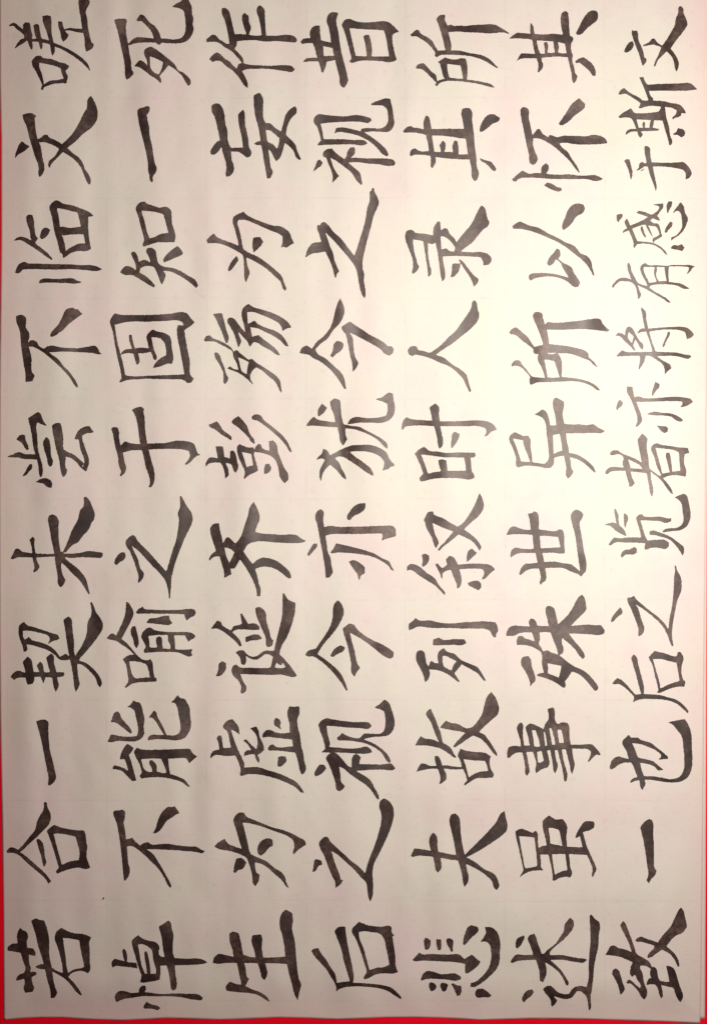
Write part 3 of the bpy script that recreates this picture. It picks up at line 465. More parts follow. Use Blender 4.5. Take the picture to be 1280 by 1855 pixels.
568,470 600,415 640,392 780,398 940,393 1020,370 1035,300 1030,235 960,205 885,182 970,160 1020,120 1050,105 1095,115 1105,190 1120,280 1110,350 1060,420 1000,450 850,455 700,455 610,468
210,880 235,845 270,815 290,755 330,770 370,830 410,810 470,775 540,745 620,715 720,710 840,712 940,745 1020,800 1050,860 1090,915 1112,935 1110,960 1085,960 1040,990 970,1010 990,960 995,910 960,860 900,820 820,795 740,785 595,790 650,840 750,910 850,1000 875,1060 860,1070 790,1030 680,950 590,890 520,850 470,845 425,865 480,930 500,980 540,1050 560,1115 520,1090 450,1010 370,940 320,990 280,1060 265,1135 248,1090 250,1010 310,885 270,868 230,880
# 亦 540 890
100,740 130,680 180,605 220,605 220,640 170,700 130,750
198,320 200,270 240,215 270,208 297,240 290,320 300,415 380,398 440,408 600,410 800,405 1000,398 1090,400 1125,430 1130,520 1080,535 1020,550 965,575 975,520 970,488 850,490 700,495 500,495 370,500 318,515 330,600 350,720 370,760 385,860 402,940 360,1000 318,1000 315,940 290,760 260,600 240,490 215,370
568,330 565,290 600,230 650,170 710,140 775,135 780,180 750,230 700,260 640,290 600,335
368,710 410,660 440,600 520,620 650,650 780,685 900,730 970,775 1050,810 1080,870 1112,925 1090,920 1040,860 960,805 850,755 720,730 580,715 450,710 385,718
585,815 640,795 690,815 770,880 770,950 720,985 712,1025 698,1020 690,970 650,915
# 今 540 1070
80,745 110,700 170,678 195,670 250,600 320,500 370,410 400,310 405,190 425,140 460,108 490,135 520,190 530,260 500,340 450,430 380,520 310,600 260,670 225,735 320,800 420,880 500,970 540,1050 575,1150 555,1155 510,1080 440,990 350,890 240,800 170,762 110,762
370,755 400,700 450,650 490,630 545,655 520,700 450,735 400,768
515,435 560,400 590,378 640,388 680,440 760,510 860,570 960,615 1040,660 1105,710 1100,770 1065,785 1000,760 920,700 820,620 720,550 598,485 620,580 650,680 665,760 685,840 718,890 680,940 650,995 615,945 612,850 590,720 560,600 530,500
# 视 540 1255
235,360 270,320 325,292 400,305 520,320 650,335 820,342 852,380 810,415 740,408 600,400 460,388 330,380 340,470 365,560 370,590 358,625 450,630 600,640 700,635 790,618 830,640 858,685 800,700 680,700 560,692 430,690 340,692 265,690 315,645 290,540 250,430
445,520 480,490 510,460 550,485 640,515 710,520 760,470 860,470 960,462 990,435 1005,380 1005,280 990,210 940,185 880,165 950,120 1000,70 1040,100 1085,200 1110,290 1112,390 1090,440 1050,485 980,500 860,510 750,535 860,575 960,640 1040,720 1072,785 1055,815 1020,780 970,700 900,640 800,590 700,565 580,550 460,545
620,855 620,770 640,715 680,705 725,740 705,820 830,822 960,825 1080,815 1125,870 1105,888 980,885 840,888 670,900 740,940 830,1000 880,1090 935,1215 930,1240 900,1210 850,1130 780,1060 690,1000 590,930 520,870 475,850 490,950 500,1030 545,1075 510,1120 475,1140 445,1120 430,1040 390,920 350,820 320,760 335,730 375,695 440,700 510,765 600,855
185,940 210,880 245,830 300,835 328,870 290,920 230,960 200,968
# 之 540 1435
165,920 180,830 185,785 210,770 270,790 280,835 235,850 210,900 175,920
240,590 260,550 320,508 345,515 370,560 430,620 520,700 620,790 700,850 775,930 800,830 840,720 890,590 930,470 955,370 960,250 935,150 955,90 990,65 1040,90 1090,150 1108,240 1090,350 1040,490 980,620 930,720 880,820 862,900 868,1080 855,1220 835,1265 815,1220 800,1120 785,1040 720,970 640,880 540,790 460,720 385,675 410,760 440,850 480,950 495,1005 520,1008 490,1060 430,1105 430,1050 390,960 340,840 300,730 260,660
# 后 540 1640
150,525 175,500 235,490 260,540 330,630 375,710 425,780 450,890 500,878 595,865 570,770 530,640 490,470 440,350 420,290 460,245 500,235 545,235 555,330 580,470 610,620 635,750 645,820 635,885 760,895 900,910 1000,925 1080,950 1150,1010 1200,1065 1190,1085 1130,1050 1050,995 960,965 800,940 640,930 520,945 465,970 440,1000 435,920 390,840 330,740 240,640 180,570
620,270 650,230 705,178 770,210 830,225 980,240 1050,228 1082,245 1085,310 1115,345 1090,350 1110,480 1125,600 1135,720 1158,765 1100,785 960,785 880,805 820,835 765,855 755,830 790,770 760,650 710,490 650,350 625,310 /700,300 750,290 850,305 940,320 985,370 1020,500 1055,680 1000,708 900,720 825,745 800,650 750,470 710,370
# 所 720 0
145,410 185,375 215,352 245,358 260,390 330,430 400,485 430,540 465,595 550,590 530,500 495,370 470,290 448,230 460,205 500,178 548,180 545,230 575,305 620,290 640,302 730,300 760,305 860,295 980,290 1130,292 1190,325 1250,360 1290,390 1285,398 1240,385 1180,382 1080,392 940,385 800,380 700,373 585,380 605,460 620,550 615,592 720,595 820,620 900,632 1010,660 1090,715 1135,765 1165,790 1150,798 1110,775 1000,710 900,675 800,655 650,645 560,642 490,650 450,672 425,655 435,620 390,560 340,505 270,460 210,430 160,432
205,790 240,750 300,738 330,770 390,835 440,875 455,945 520,925 540,920 520,880 500,790 480,740 460,725 520,690 550,672 580,685 700,692 740,680 785,690 800,745 805,870 800,930 900,942 1000,960 1080,980 1125,1025 1040,1005 900,975 760,955 600,948 530,952 480,975 450,1010 428,990 445,965 380,900 330,850 265,805 220,802 /570,748 575,820 595,905 660,915 755,922 740,840 725,768 650,760
# 其 720 165
60,470 100,430 150,412 180,430 240,435 300,450 298,360 325,288 362,305 375,370 390,445 540,442 765,445 745,330 735,280 740,215 790,202 835,208 855,240 860,340 880,500 890,640 910,780 915,880 938,950 915,1035 885,1048 862,1015 850,900 830,800 700,795 560,785 435,770 440,830 400,898 380,885 382,800 375,755 250,745 200,745 145,765 138,740 155,690 205,670 230,692 360,705 350,620 325,515 200,490 120,488 70,490 /395,520 410,620 425,708 500,712 495,680 482,630 520,578 550,605 548,680 535,710 600,708 640,715 632,640 655,575 690,585 700,640 705,740 780,738 810,735 795,640 785,560 700,550 600,532
945,475 950,430 975,365 1050,275 1095,268 1185,315 1165,355 1100,380 1030,440 960,480
945,780 1000,800 1080,825 1110,860 1135,900 1130,935 1090,920 1040,860 950,795
# 录 720 355
85,470 100,410 150,395 185,410 200,430 300,440 410,460 415,370 460,298 490,300 500,400 545,375 575,385 600,440 650,490 680,540 740,460 850,330 930,170 965,112 1000,130 1040,270 1058,310 1050,340 980,400 860,545 800,590 725,645 850,655 980,655 1040,675 1080,720 1085,750 1050,800 990,808 985,760 960,715 850,705 750,700 650,698 520,705 530,790 550,900 545,960 515,995 500,940 485,840 460,660 435,540 410,560 380,560 350,548 350,650 370,800 388,870 380,920 350,945 345,860 320,700 295,530 230,515 175,508 190,650 220,750 230,795 250,820 225,870 175,910 165,895 175,830 165,720 120,600 /495,470 505,625 560,608 600,640 650,648 665,600 600,520 550,480
610,950 625,870 630,790 660,782 725,785 720,830 690,900 640,940
700,740 725,742 800,820 880,920 935,965 925,1010 880,1055 870,1020 820,920 750,820
# 人 720 520
115,730 150,690 215,685 240,730 300,742 370,765 440,720 510,665 590,580 660,520 740,410 800,330 850,240 865,170 885,155 905,170 925,260 942,320 930,380 850,480 740,570 640,650 520,730 440,785 540,825 620,890 730,960 795,1020 820,1110 850,1210 830,1220 795,1150 750,1060 680,985 590,920 480,875 380,830 260,795 190,790 165,805 125,775
# 时 720 710
45,440 50,370 80,310 105,292 140,310 260,325 400,335 385,260 365,180 435,132 475,175 478,270 485,340 600,342 800,335 960,333 1040,345 1120,395 1145,440 1080,465 1020,518 1000,515 1025,460 1010,425 940,402 780,400 600,398 490,398 510,490 525,560 515,630 480,662 465,620 455,540 420,400 280,390 150,395 90,405 55,438
615,645 620,560 635,480 655,462 718,490 700,550 660,615 628,655
195,715 230,680 300,635 325,650 360,680 450,690 540,705 700,702 850,705 890,705 900,735 890,760 842,765 850,850 855,920 882,960 885,1000 830,1018 740,1005 560,1000 400,1010 300,1035 260,1038 250,1000 295,945 265,860 230,780 /270,725 310,830 330,890 350,948 420,930 500,920 475,840 468,795 515,780 560,795 575,915 680,915 790,912 780,840 765,762 640,760 520,758 400,740
# 叙 720 890
300,335 330,275 345,245 405,230 420,270 520,310 600,360 690,410 750,370 830,260 900,130 945,15 975,80 995,160 990,200 920,300 850,360 765,440 860,510 930,580 968,650 945,690 915,640 860,580 780,535 700,500 620,570 540,630 475,692 462,680 480,650 540,590 640,465 530,425 400,365 430,490 475,600 440,665 420,620 390,530 330,420 315,360
275,735 315,720 360,745 365,780 340,840 290,880 280,860 288,800
105,925 110,870 150,840 190,845 250,870 330,940 430,1010 470,1080 550,1175 540,1205 500,1160 430,1090 350,1040 240,970 170,920 130,910
430,845 460,835 510,890 530,880 570,850 555,790 595,745 640,760 670,800 695,848 800,840 960,838 1080,860 1125,905 1070,950 1030,990 985,1022 970,1020 1000,940 980,905 880,895 710,905 735,990 735,1060 715,1110 685,1130 680,1080 640,980 615,910 560,920 520,950 515,1010 505,1015 490,960 460,900
795,822 800,740 815,690 855,660 915,715 880,750 825,800
805,1060 870,1038 935,1038 962,1070 960,1120 930,1148 880,1120 815,1085
# 列 720 1075
125,425 130,350 180,310 205,282 245,310 370,310 480,335 620,345 760,332 900,325 1000,320 1130,332 1155,390 1158,440 1140,460 1135,505 1115,510 1090,480 1060,430 1010,410 900,405 740,405 560,398 380,398 215,388 175,410
405,600 408,530 480,510 510,530 640,528 770,530 795,570 770,588 640,595 500,598
215,690 230,665 270,658 305,675 320,740 345,830 360,840 375,790 395,780 420,800 470,808 460,720 470,680 530,628 560,665 660,700 720,760 800,800 930,860 970,920 1020,1010 1000,1010 930,930 850,880 740,820 700,870 655,920 715,1020 700,1025 640,980 540,915 440,885 400,880 365,880 370,950 340,1010 315,1028 300,960 250,850 215,780 /515,725 530,840 575,870 622,890 650,820 680,785 600,745 550,722
# 故 720 1245
325,310 340,275 380,242 400,290 430,350 460,430 500,540 525,640 580,670 620,710 645,760 680,810 665,815 590,765 500,710 390,680 300,670 200,672 230,610 265,562 300,585 400,600 475,630 430,530 380,400
485,465 530,410 560,382 590,400 690,420 800,470 840,465 920,390 970,310 1000,200 1040,90 1080,50 1120,100 1160,190 1172,240 1160,300 1080,380 1000,450 940,515 1000,545 1060,620 1110,700 1150,775 1145,800 1100,755 1020,650 960,595 870,555 800,600 700,670 650,700 640,680 670,640 780,525 700,505 600,490
215,975 240,920 270,878 310,880 370,905 445,905 430,850 425,790 470,795 490,830 515,900 560,898 640,912 740,920 720,840 690,790 725,705 770,725 900,745 1020,760 1075,800 1062,850 1085,960 1112,1010 1100,1045 1000,1050 900,1055 840,1090 770,1138 765,1120 800,1075 780,1000 755,945 640,948 530,935 560,1010 560,1055 520,1095 475,1118 490,1070 480,990 460,940 380,940 290,955 /760,830 790,920 820,1040 880,1000 930,980 1045,965 1030,900 1010,850 900,845
# 夫 730 1440
85,695 105,660 125,615 180,618 320,640 300,560 305,480 345,425 380,460 395,580 400,645 500,670 610,692 590,570 560,430 532,280 550,220 600,205 640,245 660,350 665,450 690,600 710,690 780,620 870,530 970,430 1080,300 1130,210 1170,182 1185,250 1205,340 1200,400 1130,475 1000,565 880,640 730,720 820,765 930,850 1060,920 1100,1000 1110,1050 1080,1100 1050,1070 1020,990 960,930 860,860 725,795 740,880 755,940 740,1020 705,1062 695,1030 680,940 655,830 630,755 530,740 430,720 440,790 440,840 400,890 380,870 360,790 345,710 240,700 150,702 110,715
# 悲 730 1650
245,320 260,305 315,335 318,375 295,440 255,452 240,375
380,325 400,320 435,325 442,400 435,450 400,452 385,400
498,325 515,308 560,320 580,345 575,400 575,465 550,470 535,430 505,380
105,560 185,475 205,492 330,495 500,500 650,500 705,550 740,530 790,500 820,520 850,550 895,580 860,630 800,680 740,718 712,705 712,605 620,590 440,580 280,575 180,575 130,575
200,795 230,720 290,690 350,700 430,725 520,722 590,715 665,755 668,780 630,798 500,790 350,782 270,785 210,805
298,835 315,820 360,835 385,870 370,905 325,932 305,905
425,850 440,825 500,835 520,850 490,920 460,935 440,900
550,840 575,828 610,850 665,860 675,920 655,975 620,980 600,930 575,875
690,350 715,250 740,190 780,158 860,180 872,220 850,250 790,300 740,360 705,392 692,380
940,175 1020,185 1070,220 1110,300 1122,380 1115,500 1110,600 1060,690 980,770 880,845 820,875 770,870 780,825 830,812 900,760 970,680 1010,580 1015,470 990,375 960,352 890,350 935,290 955,245
830,940 850,900 920,895 960,920 1020,975 1000,998 920,995 860,1002 838,985
# 其 910 0
70,455 120,410 165,385 220,388 315,398 315,330 322,268 345,300 358,350 368,400 480,408 580,402 690,412 668,290 668,200 680,160 720,138 748,150 760,220 765,330 775,425 805,435 815,465 790,510 798,620 808,650 800,690 825,790 840,860 862,885 850,930 825,975 805,950 795,870 770,760 748,670 620,665 500,672 445,680 450,720 465,745 455,800 410,848 400,840 410,760 388,685 280,685 190,695 155,720 185,660 210,628 300,628 370,630 350,540 335,465 250,455 180,450 110,452 /388,475 400,540 430,628 485,635 480,560 472,500 510,495 522,545 512,620 560,622 600,618 585,540 580,490 500,485 /632,500 645,550 635,618 700,628 735,628 715,515
840,395 880,320 930,220 1000,140 1060,125 1090,140 1102,190 1090,240 1030,290 960,350 905,405 865,415
830,720 880,685 935,672 980,700 1050,770 1075,850 1072,885 1045,885 1000,830 930,770 890,735 845,738
# 怀 910 165
202,270 205,220 230,192 270,200 300,225 298,300 315,400 340,520 370,480 400,445 430,450 460,500 520,540 540,515 570,518 610,538 700,522 850,522 980,522 1030,510 1080,510 1150,530 1195,565 1212,605 1150,615 1000,622 850,622 700,605 650,612 680,655 740,700 790,780 850,870 890,950 880,955 840,910 780,830 700,750 600,660 510,600 430,560 350,555 350,640 375,720 403,790 375,850 340,862 310,840 300,750 270,620 235,440 210,320
645,380 680,330 740,240 800,150 880,85 920,120 952,155 945,195 900,240 830,290 770,350 720,385 680,402 655,395
105,1030 150,985 225,925 270,950 300,962 380,955 440,960 445,890 495,840 530,870 520,930 495,965 580,975 680,975 780,972 860,985 960,985 1070,980 1120,1000 1158,1022 1110,1045 1050,1048 1000,1032 850,1028 700,1028 560,1028 420,1015 300,1010 180,1025 150,1055 115,1045
470,1100 515,1065 560,1080 630,1120 670,1130 680,1160 650,1172 590,1162 540,1140
# 以 910 350
680,410 690,350 720,280 740,220 800,145 870,125 930,140 945,180 930,225 840,285 800,350 750,400 700,438
105,390 150,355 195,332 240,350 300,378 420,410 500,460 600,508 670,545 730,580 790,600 850,645 890,700 970,735 1015,790 1030,860 1058,960 1040,960 990,870 900,770 800,690 680,600 560,540 420,480 300,440 200,420 120,418
300,960 330,935 400,930 540,932 660,955 760,985 720,920 690,870 660,810 612,770 570,830 530,852 510,820 530,760 590,690 620,645 655,660 660,730 635,765 700,815 790,865 820,930 860,990 890,1040 865,1095 830,1095 730,1020 640,985 540,970 440,978 360,995 320,1018 302,1000
# 所 900 530
135,460 175,420 220,402 255,430 300,470 350,515 390,575 425,630 475,620 530,605 510,540 460,400 410,270 430,232 470,225 520,245 530,310 550,375 575,345 650,352 800,345 950,330 1080,310 1140,302 1200,318 1215,360 1260,405 1300,440 1290,447 1200,445 1050,430 900,430 700,436 570,432 585,500 597,600 700,610 820,625 930,650 1000,670 1050,710 1052,745 1110,800 1160,865 1155,872 1100,830 1060,790 1000,770 900,730 820,710 700,705 740,780 745,860 742,980 800,985 950,1005 1080,1045 1150,1090 1190,1135 1170,1138 1100,1095 1000,1050 880,1030 740,1035 600,1042 440,1050 385,1075 370,1030 380,980 330,920 260,860 205,848 165,860 165,830 205,785 265,790 290,840 330,880 400,970 470,985 550,988 520,890 465,760 475,715 430,715 415,685 415,660 370,620 290,560 200,490 150,482 /540,775 560,870 580,985 640,988 718,985 690,890 655,795 600,785 /560,702 600,715 650,715 680,700
# 异 900 700
640,185 655,145 675,128 720,150 770,180 770,230 755,320 775,435 880,442 960,440 1040,450 1110,440 1150,465 1190,490 1245,515 1230,530 1100,540 900,545 795,545 800,610 820,700 830,770 920,790 1000,835 1060,880 1110,930 1138,990 1130,1005 1080,960 1000,890 920,845 835,820 850,880 855,950 878,990 855,1035 815,1072 795,1040 795,940 780,860 770,805 700,815 655,830 655,890 620,940 575,950 500,935 400,922 320,920 235,942 218,925 215,830 180,720 135,610 145,570 200,530 250,550 300,572 355,572 378,600 385,700 400,800 405,880 470,890 550,895 590,850 590,720 570,560 545,400 510,355 470,338 430,325 480,295 520,265 560,290 590,350 610,455 680,450 670,350 645,240 /178,605 215,690 250,790 270,870 330,875 380,875 345,780 300,650 300,625 /642,565 720,550 740,650 752,745 700,760 650,785 648,680
# 世 900 890
350,255 390,255 425,235 465,245 475,290 480,440 560,450 680,458 715,440 755,450 768,490 770,600 780,715 760,720 640,712 520,712 540,820 650,812 760,832 850,845 910,890 955,925 940,820 920,680 895,500 860,370 848,290 865,240 910,212 960,230 995,265 980,310 955,350 960,450 980,560 1000,700 1018,770 1018,930 990,960 965,990 945,970 850,930 760,890 650,885 550,890 565,980 560,1030 520,1060 500,1088 488,1070 500,1000 480,895 380,900 310,935 270,970 250,965 275,890 320,840 400,835 465,825 440,715 340,715 240,720 185,745 150,770 150,730 165,680 205,652 280,665 420,668 405,505 320,500 200,498 100,508 120,465 150,420 195,405 250,425 330,445 385,445 370,330 /490,515 500,660 600,655 728,648 700,530 600,520
# 殊 910 1065
490,250 500,215 525,205 590,230 610,300 635,420 680,380 750,310 810,220 850,140 890,90 915,75 935,100 960,190 965,240 930,290 850,370 785,440 900,428 980,422 1060,430 1135,428 1160,465 1175,490 1170,525 1140,540 1000,535 760,525 800,580 840,630 900,700 935,750 945,800 920,825 880,780 840,720 760,640 680,575 680,640 700,710 690,750 650,780 640,775 680,800 740,850 830,910 920,950 1000,1010 1050,1070 1100,1150 1095,1180 1060,1190 1010,1130 950,1060 880,1000 795,965 750,1040 715,1080 725,1130 715,1155 690,1150 640,1115 560,1070 480,1040 390,1015 400,995 440,985 470,980 450,890 445,750 380,700 300,670 220,658 160,662 160,600 175,558 215,550 245,575 300,595 370,618 350,560 335,515 250,515 170,530 140,550 35,552 45,500 80,450 120,435 200,438 310,445 298,390 320,352 365,365 390,410 395,435 460,440 530,440 510,350 /420,515 430,580 415,650 440,690 465,735 510,720 550,740 635,770 620,700 580,600 550,515 480,510 /515,870 520,940 515,985 580,1010 645,1035 660,970 675,900 590,885
205,850 225,800 290,785 320,820 330,890 355,970 375,1040 370,1080 340,1105 315,1142 312,1100 280,1010 235,930 210,890
# 事 910 1250
160,430 190,380 215,375 230,390 230,500 245,640 310,640 290,540 260,430 285,400 325,382 370,400 470,450 490,390 525,340 518,215 545,205 570,192 590,210 600,300 612,370 645,395 665,375 745,378 760,400 768,520 785,630 900,630 1035,628 1080,670 1130,740 1120,755 1085,745 1040,780 990,832 975,830 1010,760 1020,710 985,685 900,678 800,675 815,790 830,860 820,910 800,975 785,940 765,840 740,740 725,685 680,685 700,800 725,900 745,970 735,1050 710,1062 700,1000 685,910 650,770 630,690 600,695 615,800 635,870 620,930 600,968 585,930 570,820 545,690 510,700 530,780 540,840 520,890 450,915 385,960 372,920 385,860 365,770 345,712 270,715 285,800 300,880 308,940 280,992 262,975 255,880 240,790 225,720 160,725 110,750 75,785 52,785 52,700 65,660 110,645 205,650 200,580 175,500 /335,460 350,550 362,645 400,658 430,645 410,560 375,465 /470,480 480,570 490,645 512,640 500,560 485,485 /535,440 550,520 570,630 605,630 590,540 560,440 /628,455 640,540 650,610 706,612 695,540 675,460 /395,715 400,770 405,835 440,835 470,815 455,740 445,705 
# 虽 910 1430
145,480 215,450 270,470 345,500 375,475 395,490 405,590 412,675 450,655 505,645 490,560 460,430 458,370 490,330 530,298 570,320 610,345 690,342 720,375 742,420 735,550 742,660 830,665 920,665 900,580 890,540 850,560 835,555 860,490 900,425 940,370 1000,362 1050,368 1060,400 1050,440 1010,465 925,492 945,570 985,690 1040,810 1080,925 1055,980 1035,1022 1028,990 1035,920 1010,840 970,755 880,752 765,745 775,830 780,900 800,950 785,1010 770,1020 745,1010 700,1015 640,1030 595,1060 575,1050 570,960 545,830 525,750 430,750 440,840 440,890 470,935 390,935 310,950 250,975 190,1020 210,980 235,940 225,870 200,760 170,620 148,530 /190,540 205,640 230,770 250,885 260,910 330,900 395,885 390,780 375,650 365,555 280,545 /525,440 540,530 550,625 620,640 690,655 670,560 650,470 590,448 /568,750 580,850 600,985 650,960 700,940 745,935 735,850 722,745
# 述 920 1640
85,480 85,420 95,385 140,355 180,340 185,370 165,415 140,460 95,500
20,650 50,600 85,565 200,570 285,565 260,480 220,380 240,340 300,320 320,360 335,420 365,500 385,555 405,555 450,510 540,440 590,370 640,290 650,220 710,140 745,165 760,210 745,270 700,330 630,400 540,470 475,545 480,570 620,570 720,590 820,608 880,612 912,625 870,658 800,655 700,640 640,628 480,625 520,660 590,725 640,790 670,840 695,890 690,925 670,920 640,860 600,790 540,730 470,680 425,655 440,740 430,820 400,885 360,870 360,790 345,710 315,625 200,630 100,640 40,662
155,1095 170,1040 220,980 280,970 292,1000 270,1040 215,1085 180,1125 165,1110
400,965 440,930 490,925 520,950 560,990 640,1020 695,1020 725,980 760,945 830,925 900,940 925,840 925,700 935,550 948,400 945,250 940,110 955,100 1000,150 1050,190 1060,260 1045,350 1042,460 1015,580 990,700 980,830 965,960 950,1060 955,1180 945,1215 932,1210 920,1130 900,1050 870,1015 830,990 790,990 770,1020 730,1065 670,1082 600,1070 525,1045 540,1070 565,1090 555,1120 510,1170 495,1160 490,1100 460,1050 420,1005
# 文 1080 0
312,612 320,580 345,530 380,495 408,485 425,520 415,560 380,600 345,618
398,355 415,365 460,365 470,400 475,470 510,550 535,620 545,680 568,690 568,720 525,778 510,740 490,660 450,560 420,470 400,400
525,540 570,515 600,500 630,460 665,462 690,500 750,540 800,470 860,370 895,310 915,210 940,150 945,90 965,70 1000,100 1005,150 1035,220 1050,285 990,380 920,470 850,570 900,630 930,680 950,750 940,790 922,838 900,790 890,730 860,660 805,605 760,650 700,710 680,760 665,788 655,780 665,730 700,660 740,560 700,545 640,530 580,542 530,548
# 斯 1080 120
245,330 270,285 310,258 345,290 400,330 480,370 540,410 590,405 560,320 520,220 485,140 530,135 560,200 578,222 700,215 850,208 960,200 1085,200 1130,235 1165,270 1100,280 950,288 780,292 595,298 615,350 645,385 645,410 740,410 850,430 970,455 1010,500 1032,550 980,545 975,575 940,595 900,605 875,630 870,600 910,560 925,515 870,490 785,478 795,560 805,620 830,700 850,820 872,880 855,920 835,925 825,880 790,760 755,640 690,635 655,635 650,680 640,720 715,735 715,755 600,760 500,765 530,800 500,842 475,810 465,765 380,772 340,800 325,805 340,760 375,738 450,735 430,680 395,615 330,600 260,605 245,590 300,545 345,520 390,495 430,550 520,555 640,545 715,530 740,478 600,472 560,480 490,498 480,490 500,440 440,395 370,350 320,325 260,338 /455,625 480,720 530,722 520,680 540,645 555,680 545,722 605,720 605,680 620,635 540,630
878,790 915,765 935,720 1000,735 1022,770 1010,810 978,830 930,800 885,800
# 于 1080 230
312,400 345,380 375,380 390,450 410,530 395,622 385,600 370,530 340,450
445,515 480,480 490,430 520,408 545,425 570,425 565,380 548,310 545,230 575,228 610,255 612,310 630,415 720,420 850,420 960,412 1000,410 1040,440 1080,490 1098,540 1075,590 1025,612 1025,540 1000,505 930,485 820,470 730,465 645,465 660,550 680,640 688,720 680,762 665,710 640,640 610,560 585,465 545,468 510,490 470,510
500,512 530,495 555,482 530,510 505,520
# 感 1080 340
225,320 250,310 295,312 290,345 265,380 242,410 228,380 225,345
290,540 305,500 345,475 330,440 315,400 345,360 365,400 380,445 440,420 510,390 590,345 520,320 450,300 480,272 560,290 630,318 690,280 720,240 710,220 630,205 680,195 765,188 765,235 740,270 695,330 720,365 728,395 690,380 640,360 615,390 650,415 700,420 722,450 735,510 752,570 715,595 670,620 650,645 640,620 645,590 700,565 720,550 700,490 680,460 600,445 560,435 460,460 405,482 430,540 465,625 540,630 640,645 720,680 780,730 820,800 780,770 730,715 660,675 560,655 465,660 430,708 418,700 420,640 390,560 365,500 330,515
505,450 525,455 545,520 568,585 555,585 525,540 505,490
560,440 590,450 610,490 650,590 620,550 580,480
805,200 825,165 868,162 865,210 835,260 815,312 805,270
780,530 785,490 820,430 845,395 872,410 868,445 830,490 795,530
872,322 890,270 930,220 965,170 1000,210 1020,290 1055,365 1035,430 1000,500 940,560 880,600 855,622 855,580 900,565 950,520 985,450 980,370 960,290 940,272 900,285
848,705 880,670 950,672 980,655 1015,700 985,740 930,725 870,715
# 有 1080 450
350,190 362,165 380,190 400,270 440,350 465,395 540,430 585,440 550,370 510,290 498,230 515,195 560,172 585,195 680,198 800,205 900,195 1000,195 1090,195 1140,212 1110,225 1085,265 1030,308 1060,255 1065,220 960,212 830,215 825,260 828,390 900,400 970,410 1030,440 1078,468 1000,470 940,440 860,425 740,422 650,428 610,440 605,460 660,500 740,545 800,580 852,632 840,635 760,590 680,545 580,485 510,450 470,430 490,490 510,540 490,580 468,598 470,560 460,500 435,430 400,400 320,385 270,385 220,420 185,465 170,440 200,400 260,350 320,342 395,365 370,300 352,240 /535,222 540,260 600,400 640,400 690,390 660,310 655,260 670,222 /690,222 690,260 680,310 710,385 802,385 785,290 775,222
# 将 1080 560
212,310 245,275 290,285 325,310 325,270 345,215 380,203 410,230 450,300 490,370 530,410 535,450 525,478 505,460 470,400 440,350 425,400 418,420 448,480 435,490 380,430 320,375 260,315 /365,265 355,330 400,395 425,320
460,282 500,235 525,225 550,232 530,120 505,-10 515,-15 560,30 570,130 590,230 720,218 860,210 990,207 1050,220 1090,250 1125,295 1095,330 1040,350 1020,270 940,245 820,240 700,250 600,265 630,370 675,495 760,500 900,505 1040,530 1090,535 1090,555 1055,580 1010,570 930,550 800,545 690,550 760,600 850,650 858,690 820,720 782,758 778,700 750,640 680,590 600,545 560,545 545,610 510,670 485,708 482,690 495,600 495,545 380,545 222,550 250,515 290,478 330,495 450,500 640,498 610,390 565,265 510,270 470,285
752,450 758,410 800,320 815,270 840,265 842,295 800,370 765,445
# 亦 1080 680
225,400 225,360 250,300 262,280 300,320 290,350 250,385 235,408
345,130 410,135 420,200 430,255 480,245 540,265 620,268 760,258 920,248 1020,260 1080,270 1115,308 1040,355 960,372 990,330 985,305 880,300 700,305 560,310 450,308 480,380 505,450 520,530 490,575 455,602 445,590 465,540 460,470 430,380 380,260 345,190
630,240 632,200 655,120 670,75 718,100 718,140 680,180 645,240
570,452 620,430 670,422 740,435 840,440 920,465 970,495 998,522 970,538 920,525 860,485 760,468 660,465
685,580 760,590 800,595 822,620 815,655 780,672 745,650 710,610
# 者 1080 770
150,345 160,310 205,290 245,295 270,315 340,350 430,385 520,435 490,290 470,165 525,98 582,155 575,230 595,380 615,510 680,560 730,590 745,585 700,500 660,370 622,270 640,235 690,210 730,225 830,240 950,258 1055,265 1070,325 1015,335 1010,450 1035,540 1025,600 980,590 850,585 760,615 820,680 860,740 882,800 865,800 800,720 740,640 620,540 625,620 650,770 640,830 630,825 600,700 575,560 500,550 390,540 410,620 438,670 420,700 375,720 370,690 350,620 330,530 190,535 150,545 130,570 95,565 105,530 150,490 200,485 310,495 295,440 310,385 300,365 240,338 190,350 /355,395 375,440 390,500 530,510 500,470 430,430 /675,265 690,320 740,500 755,565 840,545 820,460 795,350 795,325 840,318 860,420 870,540 965,530 955,420 945,320 900,295 780,275
# 览 1080 880
80,455 130,435 185,425 225,438 205,330 198,265 215,265 245,330 262,460 305,500 330,550 335,585 280,560 210,515 160,470
308,330 325,318 350,340 360,385 340,440 330,490 318,470 310,400
130,680 160,640 200,595 240,605 350,598 510,598 490,510 460,410 450,370 485,335 525,328 540,355 620,362 740,358 800,375 855,375 855,410 790,432 740,415 640,405 500,400 525,480 560,590 585,635 680,625 790,630 832,660 830,700 790,735 700,718 620,722 560,742 548,725 560,665 480,660 330,658 200,662 155,695
270,820 290,765 320,742 380,735 430,705 460,730 455,780 420,795 330,800 290,832
605,570 605,525 650,518 720,540 850,590 930,650 1005,710 1005,780 990,810 960,760 900,680 830,620 730,590 660,570
750,540 770,510 820,495 920,485 970,460 995,420 990,300 970,190 930,155 895,135 950,110 1010,93 1040,110 1060,180 1070,420 1040,470 970,512 880,525
# 之 1080 1010
160,745 165,710 210,640 270,572 290,610 292,645 240,685 175,745
